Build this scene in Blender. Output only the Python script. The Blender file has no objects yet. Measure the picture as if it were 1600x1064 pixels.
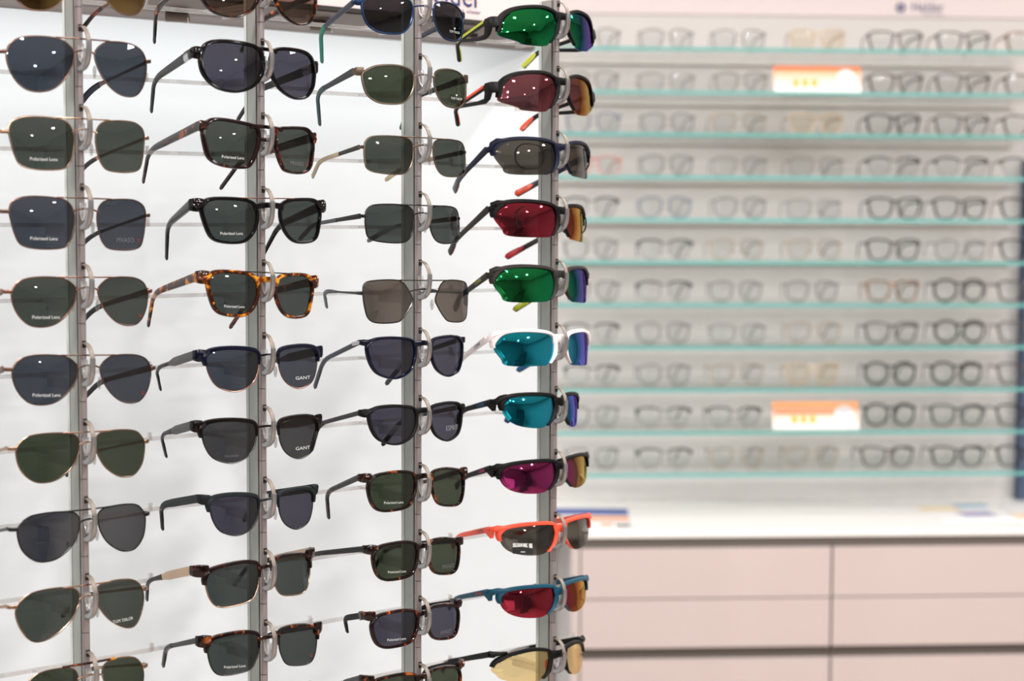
import bpy, math, random
import numpy as np
from mathutils import Matrix, Vector
random.seed(7)
SC = bpy.context.scene
COL = SC.collection

# ------------------------------------------------------------------ camera
EYE = Vector((0.0, 0.0, 1.6))
PITCH, ROLL, FPX = 0.0697, 0.0041, 2800.0
cp, sp = math.cos(PITCH), math.sin(PITCH)
fwd = Vector((0, cp, -sp)); r0 = Vector((1, 0, 0)); u0 = Vector((0, sp, cp))
RR = r0 * math.cos(ROLL) + u0 * math.sin(ROLL)
UU = -r0 * math.sin(ROLL) + u0 * math.cos(ROLL)
cam = bpy.data.cameras.new('camera')
cam.sensor_width = 36.0
cam.lens = FPX / 1600 * 36.0
cam.clip_start = 0.05
cam.clip_end = 60
cam.dof.use_dof = True
cam.dof.focus_distance = 1.60
cam.dof.aperture_fstop = cam.lens / 10.5
camo = bpy.data.objects.new('camera', cam)
camo.matrix_world = Matrix(((RR.x, UU.x, -fwd.x, EYE.x), (RR.y, UU.y, -fwd.y, EYE.y), (RR.z, UU.z, -fwd.z, EYE.z), (0, 0, 0, 1)))
COL.objects.link(camo)
SC.camera = camo

# ------------------------------------------------------------------ world, exposure, ceiling light
SC.view_settings.view_transform = 'Standard'
SC.view_settings.look = 'None'
SC.view_settings.gamma = 1.0
SC.view_settings.use_curve_mapping = False
SC.view_settings.exposure = 0.0
SC.cycles.transparent_max_bounces = 40
SC.cycles.max_bounces = 8
SC.cycles.caustics_reflective = False
SC.cycles.caustics_refractive = False
w = bpy.data.worlds.new('world'); SC.world = w; w.use_nodes = True
w.node_tree.nodes['Background'].inputs[0].default_value = (1.0, 0.98, 0.96, 1)
w.node_tree.nodes['Background'].inputs[1].default_value = 0.45
CEIL_Z = 3.0
LIGHT_POWER = 32.0
FILL_POWER = 2.2
def area(name, loc, sx, sy, power, col, rot=(0, 0, 0)):
    l = bpy.data.lights.new(name, 'AREA'); l.shape = 'RECTANGLE' if sx != sy else 'DISK'; l.size = sx; l.size_y = sy
    l.energy = power; l.color = col
    o = bpy.data.objects.new(name, l); o.location = loc; o.rotation_euler = rot
    COL.objects.link(o); return o
LAMPS = [(x, y) for y in (2.3, 0.8, -0.9, -2.9) for x in (-2.6, -0.9, 0.9, 2.6)]
LAMP_COL = (1.0, 0.975, 0.955)
for (x, y) in LAMPS:
    if y > 2: area('ceiling_lamp_light', (x, y, CEIL_Z - 0.05), 1.3, 0.45, LIGHT_POWER * 1.12, LAMP_COL)
    else: area('ceiling_lamp_light', (x, y, CEIL_Z - 0.05), 0.11, 0.11, LIGHT_POWER, LAMP_COL)

# added unseen fill light under the canopy, brightening the white panel's top
_th = math.radians(40.6312)
_eu, _eb = Vector((math.cos(_th), math.sin(_th), 0)), Vector((-math.sin(_th), math.cos(_th), 0))
sl = area('panel_fill_light', Vector((-.3416, 1.4212, 1.795)) + _eu * -.38 + _eb * .345, 2.3, .02, FILL_POWER, (0.98, 1.0, 1.0))
_zx = (_eb * .55 + Vector((0, 0, -.83))).normalized(); _ax = _eu; _ay = (-_zx).cross(_ax)
sl.rotation_euler = Matrix((( _ax.x, _ay.x, -_zx.x), (_ax.y, _ay.y, -_zx.y), (_ax.z, _ay.z, -_zx.z))).to_euler()

# ------------------------------------------------------------------ materials
MATS = {}
def newmat(name):
    m = bpy.data.materials.new(name); m.use_nodes = True
    nt = m.node_tree
    for n in list(nt.nodes): nt.nodes.remove(n)
    out = nt.nodes.new('ShaderNodeOutputMaterial')
    MATS[name] = m
    return m, nt, out
def srgb(r, g, b):
    f = lambda c: (c / 255 / 12.92) if c / 255 <= .04045 else ((c / 255 + .055) / 1.055) ** 2.4
    return (f(r), f(g), f(b), 1)
def pbr(name, col, rough=.4, metal=0, coat=0, spec=.5, noise=0, nscale=60, bump=0, emit=0, ecol=None):
    m, nt, out = newmat(name)
    b = nt.nodes.new('ShaderNodeBsdfPrincipled')
    b.inputs['Base Color'].default_value = col
    b.inputs['Roughness'].default_value = rough
    b.inputs['Metallic'].default_value = metal
    b.inputs['Coat Weight'].default_value = coat
    b.inputs['Coat Roughness'].default_value = .06
    b.inputs['Specular IOR Level'].default_value = spec
    if emit:
        b.inputs['Emission Color'].default_value = ecol or col; b.inputs['Emission Strength'].default_value = emit
    if noise or bump:
        tc = nt.nodes.new('ShaderNodeTexCoord'); nz = nt.nodes.new('ShaderNodeTexNoise')
        nz.inputs['Scale'].default_value = nscale; nz.inputs['Detail'].default_value = 4
        nt.links.new(tc.outputs['Object'], nz.inputs['Vector'])
        if noise:
            cr = nt.nodes.new('ShaderNodeValToRGB')
            cr.color_ramp.elements[0].position = .35; cr.color_ramp.elements[1].position = .65
            cr.color_ramp.elements[0].color = tuple(c * (1 - noise) for c in col[:3]) + (1,)
            cr.color_ramp.elements[1].color = tuple(min(1, c * (1 + noise)) for c in col[:3]) + (1,)
            nt.links.new(nz.outputs['Fac'], cr.inputs['Fac']); nt.links.new(cr.outputs['Color'], b.inputs['Base Color'])
        if bump:
            bp = nt.nodes.new('ShaderNodeBump'); bp.inputs['Strength'].default_value = bump; bp.inputs['Distance'].default_value = .001
            nt.links.new(nz.outputs['Fac'], bp.inputs['Height']); nt.links.new(bp.outputs['Normal'], b.inputs['Normal'])
    nt.links.new(b.outputs[0], out.inputs[0])
    return m
def tortoise(name, stops, scale=120):
    m, nt, out = newmat(name)
    b = nt.nodes.new('ShaderNodeBsdfPrincipled'); b.inputs['Roughness'].default_value = .12; b.inputs['Specular IOR Level'].default_value = .4
    tc = nt.nodes.new('ShaderNodeTexCoord'); nz = nt.nodes.new('ShaderNodeTexNoise')
    nz.inputs['Scale'].default_value = scale; nz.inputs['Detail'].default_value = 2; nz.inputs['Distortion'].default_value = .6
    oi = nt.nodes.new('ShaderNodeObjectInfo'); ad = nt.nodes.new('ShaderNodeVectorMath'); ad.operation = 'ADD'
    nt.links.new(tc.outputs['Object'], ad.inputs[0]); nt.links.new(oi.outputs['Random'], ad.inputs[1])
    nt.links.new(ad.outputs[0], nz.inputs['Vector'])
    cr = nt.nodes.new('ShaderNodeValToRGB'); e = cr.color_ramp.elements
    while len(e) < len(stops): e.new(.5)
    for k, (p, c) in enumerate(stops): e[k].position = p; e[k].color = c
    nt.links.new(nz.outputs['Fac'], cr.inputs['Fac']); nt.links.new(cr.outputs['Color'], b.inputs['Base Color'])
    nt.links.new(b.outputs[0], out.inputs[0]); return m
def lens(name, tint, fac0=.045, fac1=.5, refl=((0, (1, 1, 1, 1)), (1, (1, 1, 1, 1))), rough=.015):
    """tinted sunglass lens: see-through tint under a (possibly iridescent) reflective coating"""
    m, nt, out = newmat(name)
    t = nt.nodes.new('ShaderNodeBsdfTransparent'); t.inputs[0].default_value = tuple(math.sqrt(c) for c in tint) + (1,)
    g = nt.nodes.new('ShaderNodeBsdfGlossy'); g.inputs['Roughness'].default_value = rough
    lw = nt.nodes.new('ShaderNodeLayerWeight'); lw.inputs['Blend'].default_value = .5
    cr = nt.nodes.new('ShaderNodeValToRGB'); e = cr.color_ramp.elements
    while len(e) < len(refl): e.new(.5)
    for k, (p, c) in enumerate(refl): e[k].position = p; e[k].color = c
    nt.links.new(lw.outputs['Facing'], cr.inputs['Fac']); nt.links.new(cr.outputs['Color'], g.inputs[0])
    pw = nt.nodes.new('ShaderNodeMath'); pw.operation = 'POWER'; pw.inputs[1].default_value = 4
    nt.links.new(lw.outputs['Facing'], pw.inputs[0])
    mr = nt.nodes.new('ShaderNodeMapRange'); mr.inputs[3].default_value = fac0; mr.inputs[4].default_value = fac1
    nt.links.new(pw.outputs[0], mr.inputs[0])
    mx = nt.nodes.new('ShaderNodeMixShader')
    nt.links.new(mr.outputs[0], mx.inputs[0]); nt.links.new(t.outputs[0], mx.inputs[1]); nt.links.new(g.outputs[0], mx.inputs[2])
    nt.links.new(mx.outputs[0], out.inputs[0]); return m
def clear(name, tint, fac0=.05, fac1=.6, body=0.0, bodycol=(1, 1, 1, 1), rough=.03):
    """clear plastic or glass: transparent tint, some body colour and a facing-dependent gloss"""
    m, nt, out = newmat(name)
    t = nt.nodes.new('ShaderNodeBsdfTransparent'); t.inputs[0].default_value = tuple(tint) + (1,)
    d = nt.nodes.new('ShaderNodeBsdfDiffuse'); d.inputs[0].default_value = bodycol
    m1 = nt.nodes.new('ShaderNodeMixShader'); m1.inputs[0].default_value = body
    nt.links.new(t.outputs[0], m1.inputs[1]); nt.links.new(d.outputs[0], m1.inputs[2])
    g = nt.nodes.new('ShaderNodeBsdfGlossy'); g.inputs['Roughness'].default_value = rough
    lw = nt.nodes.new('ShaderNodeLayerWeight'); lw.inputs['Blend'].default_value = .5
    pw = nt.nodes.new('ShaderNodeMath'); pw.operation = 'POWER'; pw.inputs[1].default_value = 4
    nt.links.new(lw.outputs['Facing'], pw.inputs[0])
    mr = nt.nodes.new('ShaderNodeMapRange'); mr.inputs[3].default_value = fac0; mr.inputs[4].default_value = fac1
    nt.links.new(pw.outputs[0], mr.inputs[0])
    mx = nt.nodes.new('ShaderNodeMixShader')
    nt.links.new(mr.outputs[0], mx.inputs[0]); nt.links.new(m1.outputs[0], mx.inputs[1]); nt.links.new(g.outputs[0], mx.inputs[2])
    nt.links.new(mx.outputs[0], out.inputs[0]); return m

B = srgb
pbr('black_acetate', B(9, 8, 9), .12, spec=.3)
pbr('black_rubber', B(10, 10, 10), .5, spec=.2)
pbr('graphite', B(44, 46, 48), .4, spec=.3)
pbr('dark_grey_rubber', B(48, 44, 43), .5, spec=.25)
pbr('grey_plastic', B(76, 82, 88), .35)
pbr('slate_plastic', B(34, 42, 56), .3)
pbr('navy_acetate', B(9, 14, 34), .16, spec=.3)
pbr('navy_rubber', B(13, 19, 46), .5, spec=.25)
pbr('blue_metal', B(10, 40, 76), .3, metal=.6)
pbr('teal_plastic', B(0, 104, 84), .35)
pbr('dark_teal', B(20, 58, 58), .35)
pbr('petrol_black', B(17, 26, 29), .5, spec=.25)
pbr('brown_black', B(17, 11, 9), .16, spec=.25)
pbr('beige_plastic', B(176, 164, 134), .35)
pbr('lime_plastic', B(172, 182, 26), .4)
pbr('orange_plastic', B(226, 72, 30), .4)
pbr('red_plastic', B(186, 24, 34), .4)
pbr('coral_plastic', B(238, 84, 58), .4)
pbr('petrol_plastic', B(10, 70, 92), .45, spec=.3)
pbr('blue_plastic', B(0, 88, 140), .4)
pbr('navy_blue_plastic', B(8, 52, 88), .4)
pbr('white_plastic', B(236, 228, 230), .35)
pbr('pink_print', B(214, 40, 120), .5)
pbr('gold_metal', B(172, 143, 124), .22, metal=1)
pbr('copper_metal', B(140, 104, 92), .25, metal=1)
pbr('brown_metal', B(112, 88, 78), .28, metal=1)
pbr('bronze_metal', B(112, 98, 86), .35, metal=1)
pbr('gun_metal', B(74, 72, 72), .28, metal=1)
pbr('black_metal', B(26, 24, 24), .25, metal=.3)
pbr('silver_metal', B(190, 188, 186), .2, metal=1)
pbr('grey_plate', B(84, 83, 83), .4, metal=.4)
pbr('gold_plate', B(196, 172, 148), .4, metal=.4)
tortoise('tortoise_dark', [(.0, B(12, 7, 6)), (.55, B(22, 11, 8)), (.63, B(80, 34, 14)), (.74, B(164, 84, 26))], 130)
tortoise('tortoise_red', [(.0, B(16, 8, 8)), (.57, B(26, 9, 7)), (.66, B(92, 26, 10)), (.77, B(200, 100, 30))], 120)
tortoise('tortoise_amber', [(.0, B(24, 10, 6)), (.50, B(48, 20, 7)), (.57, B(128, 60, 12)), (.66, B(224, 150, 40))], 110)
# sunglass lenses
lens('lens_g15', (.070, .082, .070))
lens('lens_green', (.052, .068, .043))
lens('lens_bluegrey', (.062, .072, .092))
lens('lens_bluegrey_mirror', (.05, .056, .07), .14, .6)
lens('lens_navy_mirror', (.05, .06, .075), .1, .6, ((0, (.55, .7, 1, 1)), (1, (1, 1, 1, 1))))
lens('lens_grey', (.062, .062, .066))
lens('lens_greygreen', (.060, .074, .070))
lens('lens_violet', (.068, .066, .094))
lens('lens_dark', (.022, .022, .028))
lens('lens_brown', (.20, .135, .10), .06, .5)
lens('lens_brown_mirror', (.13, .105, .088), .14, .6)
lens('lens_gold_mirror', (.09, .065, .03), .35, .7, ((0, (1, .68, .25, 1)), (1, (1, .9, .6, 1))))
lens('lens_smoke', (.075, .068, .055), .06)
lens('lens_amber', (.86, .66, .34), .08, .45, ((0, (1, .8, .45, 1)), (1, (1, .9, .7, 1))))
lens('mirror_green', (.012, .06, .02), .5, .8, ((0, (.03, .62, .17, 1)), (.34, (.03, .55, .24, 1)), (.56, (.06, .18, .40, 1)), (.8, (.22, .10, .50, 1))))
lens('mirror_red', (.07, .02, .024), .42, .75, ((0, (.72, .05, .10, 1)), (.34, (.74, .10, .16, 1)), (.56, (.85, .32, .08, 1)), (.8, (.85, .62, .2, 1))))
lens('mirror_red_soft', (.13, .065, .07), .30, .7, ((0, (.62, .16, .22, 1)), (.34, (.66, .18, .22, 1)), (.56, (.85, .34, .1, 1)), (.8, (.85, .62, .2, 1))))
lens('mirror_pink', (.06, .02, .04), .45, .75, ((0, (.72, .06, .34, 1)), (.34, (.72, .12, .42, 1)), (.56, (.72, .45, .14, 1)), (.8, (.75, .62, .2, 1))))
lens('mirror_cyan', (.01, .08, .11), .62, .9, ((0, (.02, .74, 1, 1)), (.34, (.07, .66, 1, 1)), (.56, (.08, .22, .62, 1)), (.8, (.22, .12, .6, 1))))
clear('demo_lens', (.95, .96, .96), .04, .4)
clear('amber_demo_lens', (.985, .955, .90), .04, .4)
clear('acrylic', (.925, .915, .91), .14, .7, body=.14, bodycol=B(250, 247, 246))
clear('clear_plastic', (.80, .80, .79), .12, .7, body=.06, bodycol=B(222, 220, 220), rough=.08)
clear('nose_clear', (.88, .88, .88), .16, .7, body=.34, bodycol=B(236, 235, 235), rough=.08)
clear('shelf_glass', (.975, .988, .985), .03, .35)
clear('shelf_glass_edge', (.45, .72, .70), .06, .4, body=.75, bodycol=B(120, 190, 186))
pbr('print_white', B(196, 198, 196), .6)
pbr('print_grey', B(120, 120, 126), .6)
pbr('print_faint', B(86, 86, 92), .6)
pbr('print_red', B(120, 30, 14), .6)
pbr('print_navy', B(30, 50, 104), .6)
pbr('print_black', B(16, 16, 18), .6)
# display stand
pbr('tube_steel', B(158, 150, 150), .35, metal=.5)
pbr('post_aluminium', B(158, 162, 157), .42, metal=.5, noise=.04, nscale=14)
pbr('post_edge', B(196, 204, 200), .5)
pbr('hook_silver', B(164, 164, 166), .28, metal=.85)
pbr('hook_strap', B(122, 112, 102), .45, metal=.2)
pbr('dark_slot', B(30, 26, 24), .6)
pbr('panel_white', B(168, 169, 169), .7, emit=.37, ecol=B(240, 250, 255))   # sheet taken as back-lit; its glow also makes up for canopy shade
pbr('canopy_grey', B(122, 112, 110), .7)
pbr('lamp_grey', B(120, 112, 107), .4)
pbr('sign_face', B(226, 206, 205), .5)
# shop
pbr('wall_white', B(150, 144, 140), .8)
pbr('back_panel', B(214, 210, 208), .7)
pbr('header_white', B(228, 215, 216), .6)
pbr('ceiling_white', B(236, 236, 234), .9)
pbr('wall_taupe', B(104, 98, 95), .8)
pbr('wood_floor', B(160, 143, 130), .5, noise=.15, nscale=3)
pbr('cabinet_front', B(200, 187, 184), .45)
pbr('cabinet_body', B(206, 194, 184), .6)
pbr('counter_white', B(246, 244, 242), .35)
pbr('gap_dark', B(96, 89, 85), .6)
pbr('rail_grey', B(218, 214, 210), .5)
pbr('lit_wall_cyan', B(206, 234, 242), .6)
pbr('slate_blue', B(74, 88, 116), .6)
pbr('dark_furniture', B(34, 32, 34), .4)
# optical frames on the shelves
pbr('frame_charcoal', B(36, 33, 33), .25, coat=.3)
pbr('frame_black', B(20, 19, 20), .2, coat=.3)
pbr('frame_smoke', B(88, 80, 77), .25)
pbr('frame_blue_grey', B(116, 124, 150), .3)
pbr('frame_beige', B(206, 186, 162), .3)
pbr('frame_pink', B(226, 150, 140), .3)
pbr('frame_steel', B(112, 110, 108), .35, metal=.4)
pbr('frame_gold', B(176, 150, 120), .35, metal=.4)
tortoise('frame_tortoise', [(.0, B(60, 36, 20)), (.5, B(120, 82, 50)), (.65, B(190, 150, 110))], 90)
M = MATS

# ------------------------------------------------------------------ mesh helpers
def smooth_closed(P, n=5):
    P = np.array(P, float); m = len(P); out = []
    for i in range(m):
        a, b, c, d = P[i - 1], P[i], P[(i + 1) % m], P[(i + 2) % m]
        for t in np.linspace(0, 1, n + 1)[:-1]:
            out.append(.5 * (2 * b + (c - a) * t + (2 * a - 5 * b + 4 * c - d) * t * t + (3 * b - a - 3 * c + d) * t ** 3))
    return np.array(out)
class MB:
    def __init__(s): s.v = []; s.f = []
    def add(s, v, f):
        o = len(s.v); s.v += [tuple(map(float, p)) for p in v]; s.f += [tuple(i + o for i in q) for q in f]; return s
    def mirrored(s):
        m = MB(); m.v = [(-x, y, z) for x, y, z in s.v]; m.f = [q[::-1] for q in s.f]; return m
    def merge(s, o): return s.add(o.v, o.f)
    def box(s, x0, x1, y0, y1, z0, z1):
        v = [(x, y, z) for x in (x0, x1) for y in (y0, y1) for z in (z0, z1)]
        return s.add(v, [(0, 1, 3, 2), (4, 6, 7, 5), (0, 4, 5, 1), (2, 3, 7, 6), (0, 2, 6, 4), (1, 5, 7, 3)])
    def prism(s, poly, z0, z1):
        n = len(poly); v = [(x, y, z0) for x, y in poly] + [(x, y, z1) for x, y in poly]
        f = [tuple(range(n))[::-1], tuple(range(n, 2 * n))] + [(i, (i + 1) % n, n + (i + 1) % n, n + i) for i in range(n)]
        return s.add(v, f)
    def cyl(s, p, q, r, n=12, r2=None):
        p, q = Vector(p), Vector(q); d = (q - p).normalized()
        a = d.orthogonal().normalized(); b = d.cross(a); r2 = r if r2 is None else r2
        v = [p + (a * math.cos(2 * math.pi * i / n) + b * math.sin(2 * math.pi * i / n)) * r for i in range(n)]
        v += [q + (a * math.cos(2 * math.pi * i / n) + b * math.sin(2 * math.pi * i / n)) * r2 for i in range(n)]
        f = [tuple(range(n))[::-1], tuple(range(n, 2 * n))] + [(i, (i + 1) % n, n + (i + 1) % n, n + i) for i in range(n)]
        return s.add(v, f)
    def sweep(s, path, hs, ts, side=(1, 0, 0), n=8, sq=.55, closed=False):
        """rounded bar along path; hs = height (along the in-plane normal), ts = thickness along side"""
        P = [Vector(p) for p in path]; m = len(P)
        hs = [hs] * m if np.isscalar(hs) else hs; ts = [ts] * m if np.isscalar(ts) else ts
        sd0 = Vector(side); v = []
        for i, p in enumerate(P):
            a = P[i - 1] if (i > 0 or closed) else p
            b = P[(i + 1) % m] if (i < m - 1 or closed) else p
            t = (b - a).normalized(); sd = (sd0 - t * sd0.dot(t)).normalized(); up = sd.cross(t)
            for k in range(n):
                an = 2 * math.pi * (k + .5) / n; c, q = math.cos(an), math.sin(an)
                c = math.copysign(abs(c) ** sq, c); q = math.copysign(abs(q) ** sq, q)
                v.append(p + sd * (c * ts[i] / 2) + up * (q * hs[i] / 2))
        f = []
        for i in range(m if closed else m - 1):
            j = (i + 1) % m
            f += [(i * n + k, i * n + (k + 1) % n, j * n + (k + 1) % n, j * n + k) for k in range(n)]
        if not closed: f += [tuple(range(n))[::-1], tuple(range((m - 1) * n, m * n))]
        return s.add(v, f)
    def ball(s, c, rx, ry, rz, nu=8, nv=6):
        v = [(c[0], c[1], c[2] + rz)]
        for j in range(1, nv):
            th = math.pi * j / nv
            v += [(c[0] + rx * math.sin(th) * math.cos(2 * math.pi * i / nu), c[1] + ry * math.sin(th) * math.sin(2 * math.pi * i / nu), c[2] + rz * math.cos(th)) for i in range(nu)]
        v.append((c[0], c[1], c[2] - rz)); L = len(v) - 1; f = []
        for i in range(nu):
            k = (i + 1) % nu
            f.append((0, 1 + i, 1 + k)); f.append((L, L - nu + k, L - nu + i))
            for j in range(nv - 2): f.append((1 + j * nu + i, 1 + (j + 1) * nu + i, 1 + (j + 1) * nu + k, 1 + j * nu + k))
        return s.add(v, f)
    def mesh(s, name, mat, sharp=40, scale=1.0):
        me = bpy.data.meshes.new(name)
        me.from_pydata([(x * scale, y * scale, z * scale) for x, y, z in s.v], [], s.f)
        me.polygons.foreach_set('use_smooth', [True] * len(me.polygons))
        me.update()
        import bmesh
        bm = bmesh.new(); bm.from_mesh(me); bmesh.ops.recalc_face_normals(bm, faces=bm.faces); bm.to_mesh(me); bm.free()
        me.set_sharp_from_angle(angle=math.radians(sharp))
        me.materials.append(M[mat]); return me
def link(name, data, parent=None, matrix=None, **props):
    o = bpy.data.objects.new(name, data)
    if parent: o.parent = parent
    if matrix is not None: o.matrix_world = matrix
    for k, v in props.items(): o[k] = v
    COL.objects.link(o); return o
def part(name, mb, mat, parent, sharp=40, scale=.001, **props):
    return link(name, mb.mesh(name, mat, sharp, scale), parent, **props)
def thing(name, label, cat, matrix, group=None):
    o = bpy.data.objects.new(name, None); o.empty_display_size = .02; o.matrix_world = matrix
    o['label'] = label; o['category'] = cat
    if group: o['group'] = group
    COL.objects.link(o); return o
def structure(name, mb, mat, matrix=None, scale=1.0):
    return link(name, mb.mesh(name, mat, 40, scale), None, matrix, kind='structure')
def frame_matrix(origin, ex, ey, ez=(0, 0, 1)):
    ex, ey, ez = Vector(ex), Vector(ey), Vector(ez)
    return Matrix(((ex.x, ey.x, ez.x, origin[0]), (ex.y, ey.y, ez.y, origin[1]), (ex.z, ey.z, ez.z, origin[2]), (0, 0, 0, 1)))
_TEXT = {}
def text_mb(s, width=None, height=None, spacing=1.0):
    """lettering as flat polygons; returns verts (x, z) centred and faces"""
    if (s, spacing) not in _TEXT:
        cu = bpy.data.curves.new('lettering', 'FONT'); cu.body = s; cu.size = 1; cu.resolution_u = 2; cu.space_character = spacing
        o = bpy.data.objects.new('lettering', cu); COL.objects.link(o)
        dg = bpy.context.evaluated_depsgraph_get(); me = bpy.data.meshes.new_from_object(o.evaluated_get(dg))
        V = np.array([v.co[:2] for v in me.vertices]); F = [tuple(p.vertices) for p in me.polygons]
        bpy.data.objects.remove(o); bpy.data.curves.remove(cu); bpy.data.meshes.remove(me)
        V -= (V.max(0) + V.min(0)) / 2; _TEXT[(s, spacing)] = (V, F)
    V, F = _TEXT[(s, spacing)]; ext = V.max(0) - V.min(0)
    V = V * np.array([width / ext[0] if width else height / ext[1], height / ext[1] if height else width / ext[0]])
    return V, F

# ------------------------------------------------------------------ room shell
YAW = math.radians(4.0)
WX = Vector((math.cos(YAW), math.sin(YAW), 0)); WY = Vector((-math.sin(YAW), math.cos(YAW), 0))
WALLM = frame_matrix((0.6, 3.87, 1.6), WX, WY)          # x along the shelves, y into the wall, z up from eye height
structure('floor', MB().box(-5, 5, -5.5, 5, -.1, 0), 'wood_floor')
structure('ceiling', MB().box(-5, 5, -5.5, 5, CEIL_Z, CEIL_Z + .1), 'ceiling_white')
structure('wall_left', MB().box(-4.6, -4.5, -5.5, 5, 0, CEIL_Z), 'wall_white')
structure('wall_right', MB().box(4.5, 4.6, -5.5, 5, 0, CEIL_Z), 'wall_white')
structure('wall_rear', MB().box(-5, 5, -5.1, -5, 0, CEIL_Z), 'wall_taupe')
structure('wall_back', MB().box(-5.4, 4.2, .27, .37, -1.6, 1.4), 'back_panel', WALLM)
structure('lit_wall_slab', MB().box(-1.2, -.487, .235, .27, -1.6, -.69), 'lit_wall_cyan', WALLM)  # slab on the wall, bluish light there put into its colour
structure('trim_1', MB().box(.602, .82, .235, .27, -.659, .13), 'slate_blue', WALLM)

# header board with the shop's logo above the shelves
hd = thing('header_board', 'pinkish white header board with small blue shop logo above the glass shelves', 'sign', WALLM @ Matrix.Translation((0, .2655, .458)))
hd_inv = Matrix.Identity(4)
part('board', MB().box(-.75, .9, 0, .0042, 0, .5), 'header_white', hd, scale=1)
def flat_text(name, s, origin, mat, parent, width=None, height=None, spacing=1.0, depth=.0006, **props):
    V, F = text_mb(s, width, height, spacing)
    mb = MB(); mb.add([(origin[0] + x, origin[1] - depth, origin[2] + z) for x, z in V], F)
    return part(name, mb, mat, parent, scale=1, **props)
flat_text('lettering', 'Helder', (.372, 0, .0235), 'print_navy', hd, width=.074, height=.023)
flat_text('lettering', 'make it clear', (.385, 0, .007), 'print_navy', hd, width=.05, height=.0045)
ic = MB()
for k in range(6):
    a = k * math.pi / 3
    ic.cyl((.308 + .008 * math.cos(a), -.0012, .021 + .008 * math.sin(a)), (.308 + .008 * math.cos(a), 0, .021 + .008 * math.sin(a)), .0042, 8)
part('logo_mark', ic, 'print_navy', hd, scale=1)

# ------------------------------------------------------------------ counter and drawer cabinets
ct = thing('countertop', 'white countertop running below the glass shelves', 'counter', WALLM @ Matrix.Translation((0, -.12, -.675)))
part('slab', MB().box(-.62, 2.2, 0, .388, 0, .016), 'counter_white', ct, scale=1)
part('shadow_gap', MB().box(-.47, 2.2, .006, .06, -.0225, 0), 'gap_dark', ct, scale=1)
def cabinet(s0, s1, label):
    t = thing('drawer_cabinet', label, 'cabinet', WALLM @ Matrix.Translation((s0, -.12, -1.6)), 'drawer cabinets under the countertop')
    W = s1 - s0
    part('carcass', MB().box(.001, W - .001, .02, .385, .06, .9025), 'cabinet_body', t, scale=1)
    for (z0, z1) in ((.7965, .9025), (.690, .7935), (.560, .6645), (.452, .557), (.32, .43), (.1, .317)):
        d = MB(); x0, x1 = .0025, W - .0025
        d.box(x0, x1, 0, .018, z0, z1)
        part('drawer_front', d, 'cabinet_front', t, scale=1)
    for z0, z1 in ((.6645, .690), (.43, .452)):
        part('grip_recess', MB().box(.002, W - .002, .012, .0195, z0, z1), 'gap_dark', t, scale=1)
    part('plinth', MB().box(.001, W - .001, .05, .08, 0, .06), 'gap_dark', t, scale=1)
    if s0 < -.4: part('end_panel', MB().box(-.018, -.0005, 0, .385, 0, .9025), 'cabinet_front', t, scale=1)
    return t
cabinet(-.465, .072, 'white drawer cabinet below the blue and orange leaflet, against the sunglasses stand')
cabinet(.072, .609, 'white drawer cabinet below the pale leaflets, beyond the vertical joint')
cabinet(.609, 1.146, 'white drawer cabinet at the far end of the counter, mostly out of frame')

def kiosk(x, y, w, d, h, mat, label):
    t = thing('display_counter', label, 'counter', Matrix.Translation((x, y, 0)))
    part('plinth', MB().box(-w / 2 + .03, w / 2 - .03, -d / 2 + .03, d / 2 - .03, 0, .08), 'gap_dark', t, scale=1)
    part('body', MB().box(-w / 2, w / 2, -d / 2, d / 2, .08, h - .03), mat, t, scale=1)
    part('counter_top', MB().box(-w / 2 - .02, w / 2 + .02, -d / 2 - .02, d / 2 + .02, h - .03, h), mat, t, scale=1)
kiosk(1.9, -1.7, .6, .6, 1.15, 'dark_furniture', 'dark display counter behind the viewer, mirrored in the sports lenses')
kiosk(.6, -3.6, 1.8, .6, 1.0, 'counter_white', 'long white sales counter at the rear wall, mirrored in the sports lenses')
kiosk(3.2, -3.0, .7, .7, 1.9, 'dark_furniture', 'tall dark cabinet behind the viewer, mirrored in the sports lenses')
def leaflet(s0, w0, sx, sy, rot, label, mats, bands):
    t = thing('leaflet', label, 'leaflet', WALLM @ Matrix.Translation((s0, w0, -.6588)) @ Matrix.Rotation(rot, 4, 'Z'), 'leaflets lying on the counter')
    part('paper', MB().box(0, sx, 0, sy, 0, .003), mats[0], t, scale=1)
    for k, (x0, x1, y0, y1, m) in enumerate(bands):
        part('printed_band', MB().box(x0 * sx, x1 * sx, y0 * sy, y1 * sy, .003, .0036), m, t, scale=1)
pbr('paper_white', B(238, 236, 236), .6); pbr('paper_blue', B(40, 74, 160), .5); pbr('paper_orange', B(232, 150, 92), .5); pbr('paper_sky', B(150, 186, 214), .5); pbr('paper_lilac', B(170, 168, 198), .5); pbr('paper_cream', B(240, 220, 190), .5)
leaflet(-.52, -.08, .165, .23, math.radians(-6), 'glossy leaflet with blue top band and orange stripes on the counter', ('paper_white',),
        [(0, 1, .66, 1, 'paper_blue'), (.3, 1, .36, .56, 'paper_orange'), (0, .3, .3, .5, 'paper_orange'), (0, .35, .05, .17, 'paper_orange'), (.62, .78, .04, .18, 'paper_orange'), (.82, 1, .0, .14, 'print_black')])
leaflet(.335, -.04, .19, .22, math.radians(4), 'pale leaflet with cream and lilac print on the counter, nearer its middle', ('paper_white',), [(0, .5, .5, .8, 'paper_cream'), (.35, .75, .15, .45, 'paper_lilac'), (.5, .9, .7, .9, 'paper_sky')])
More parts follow.
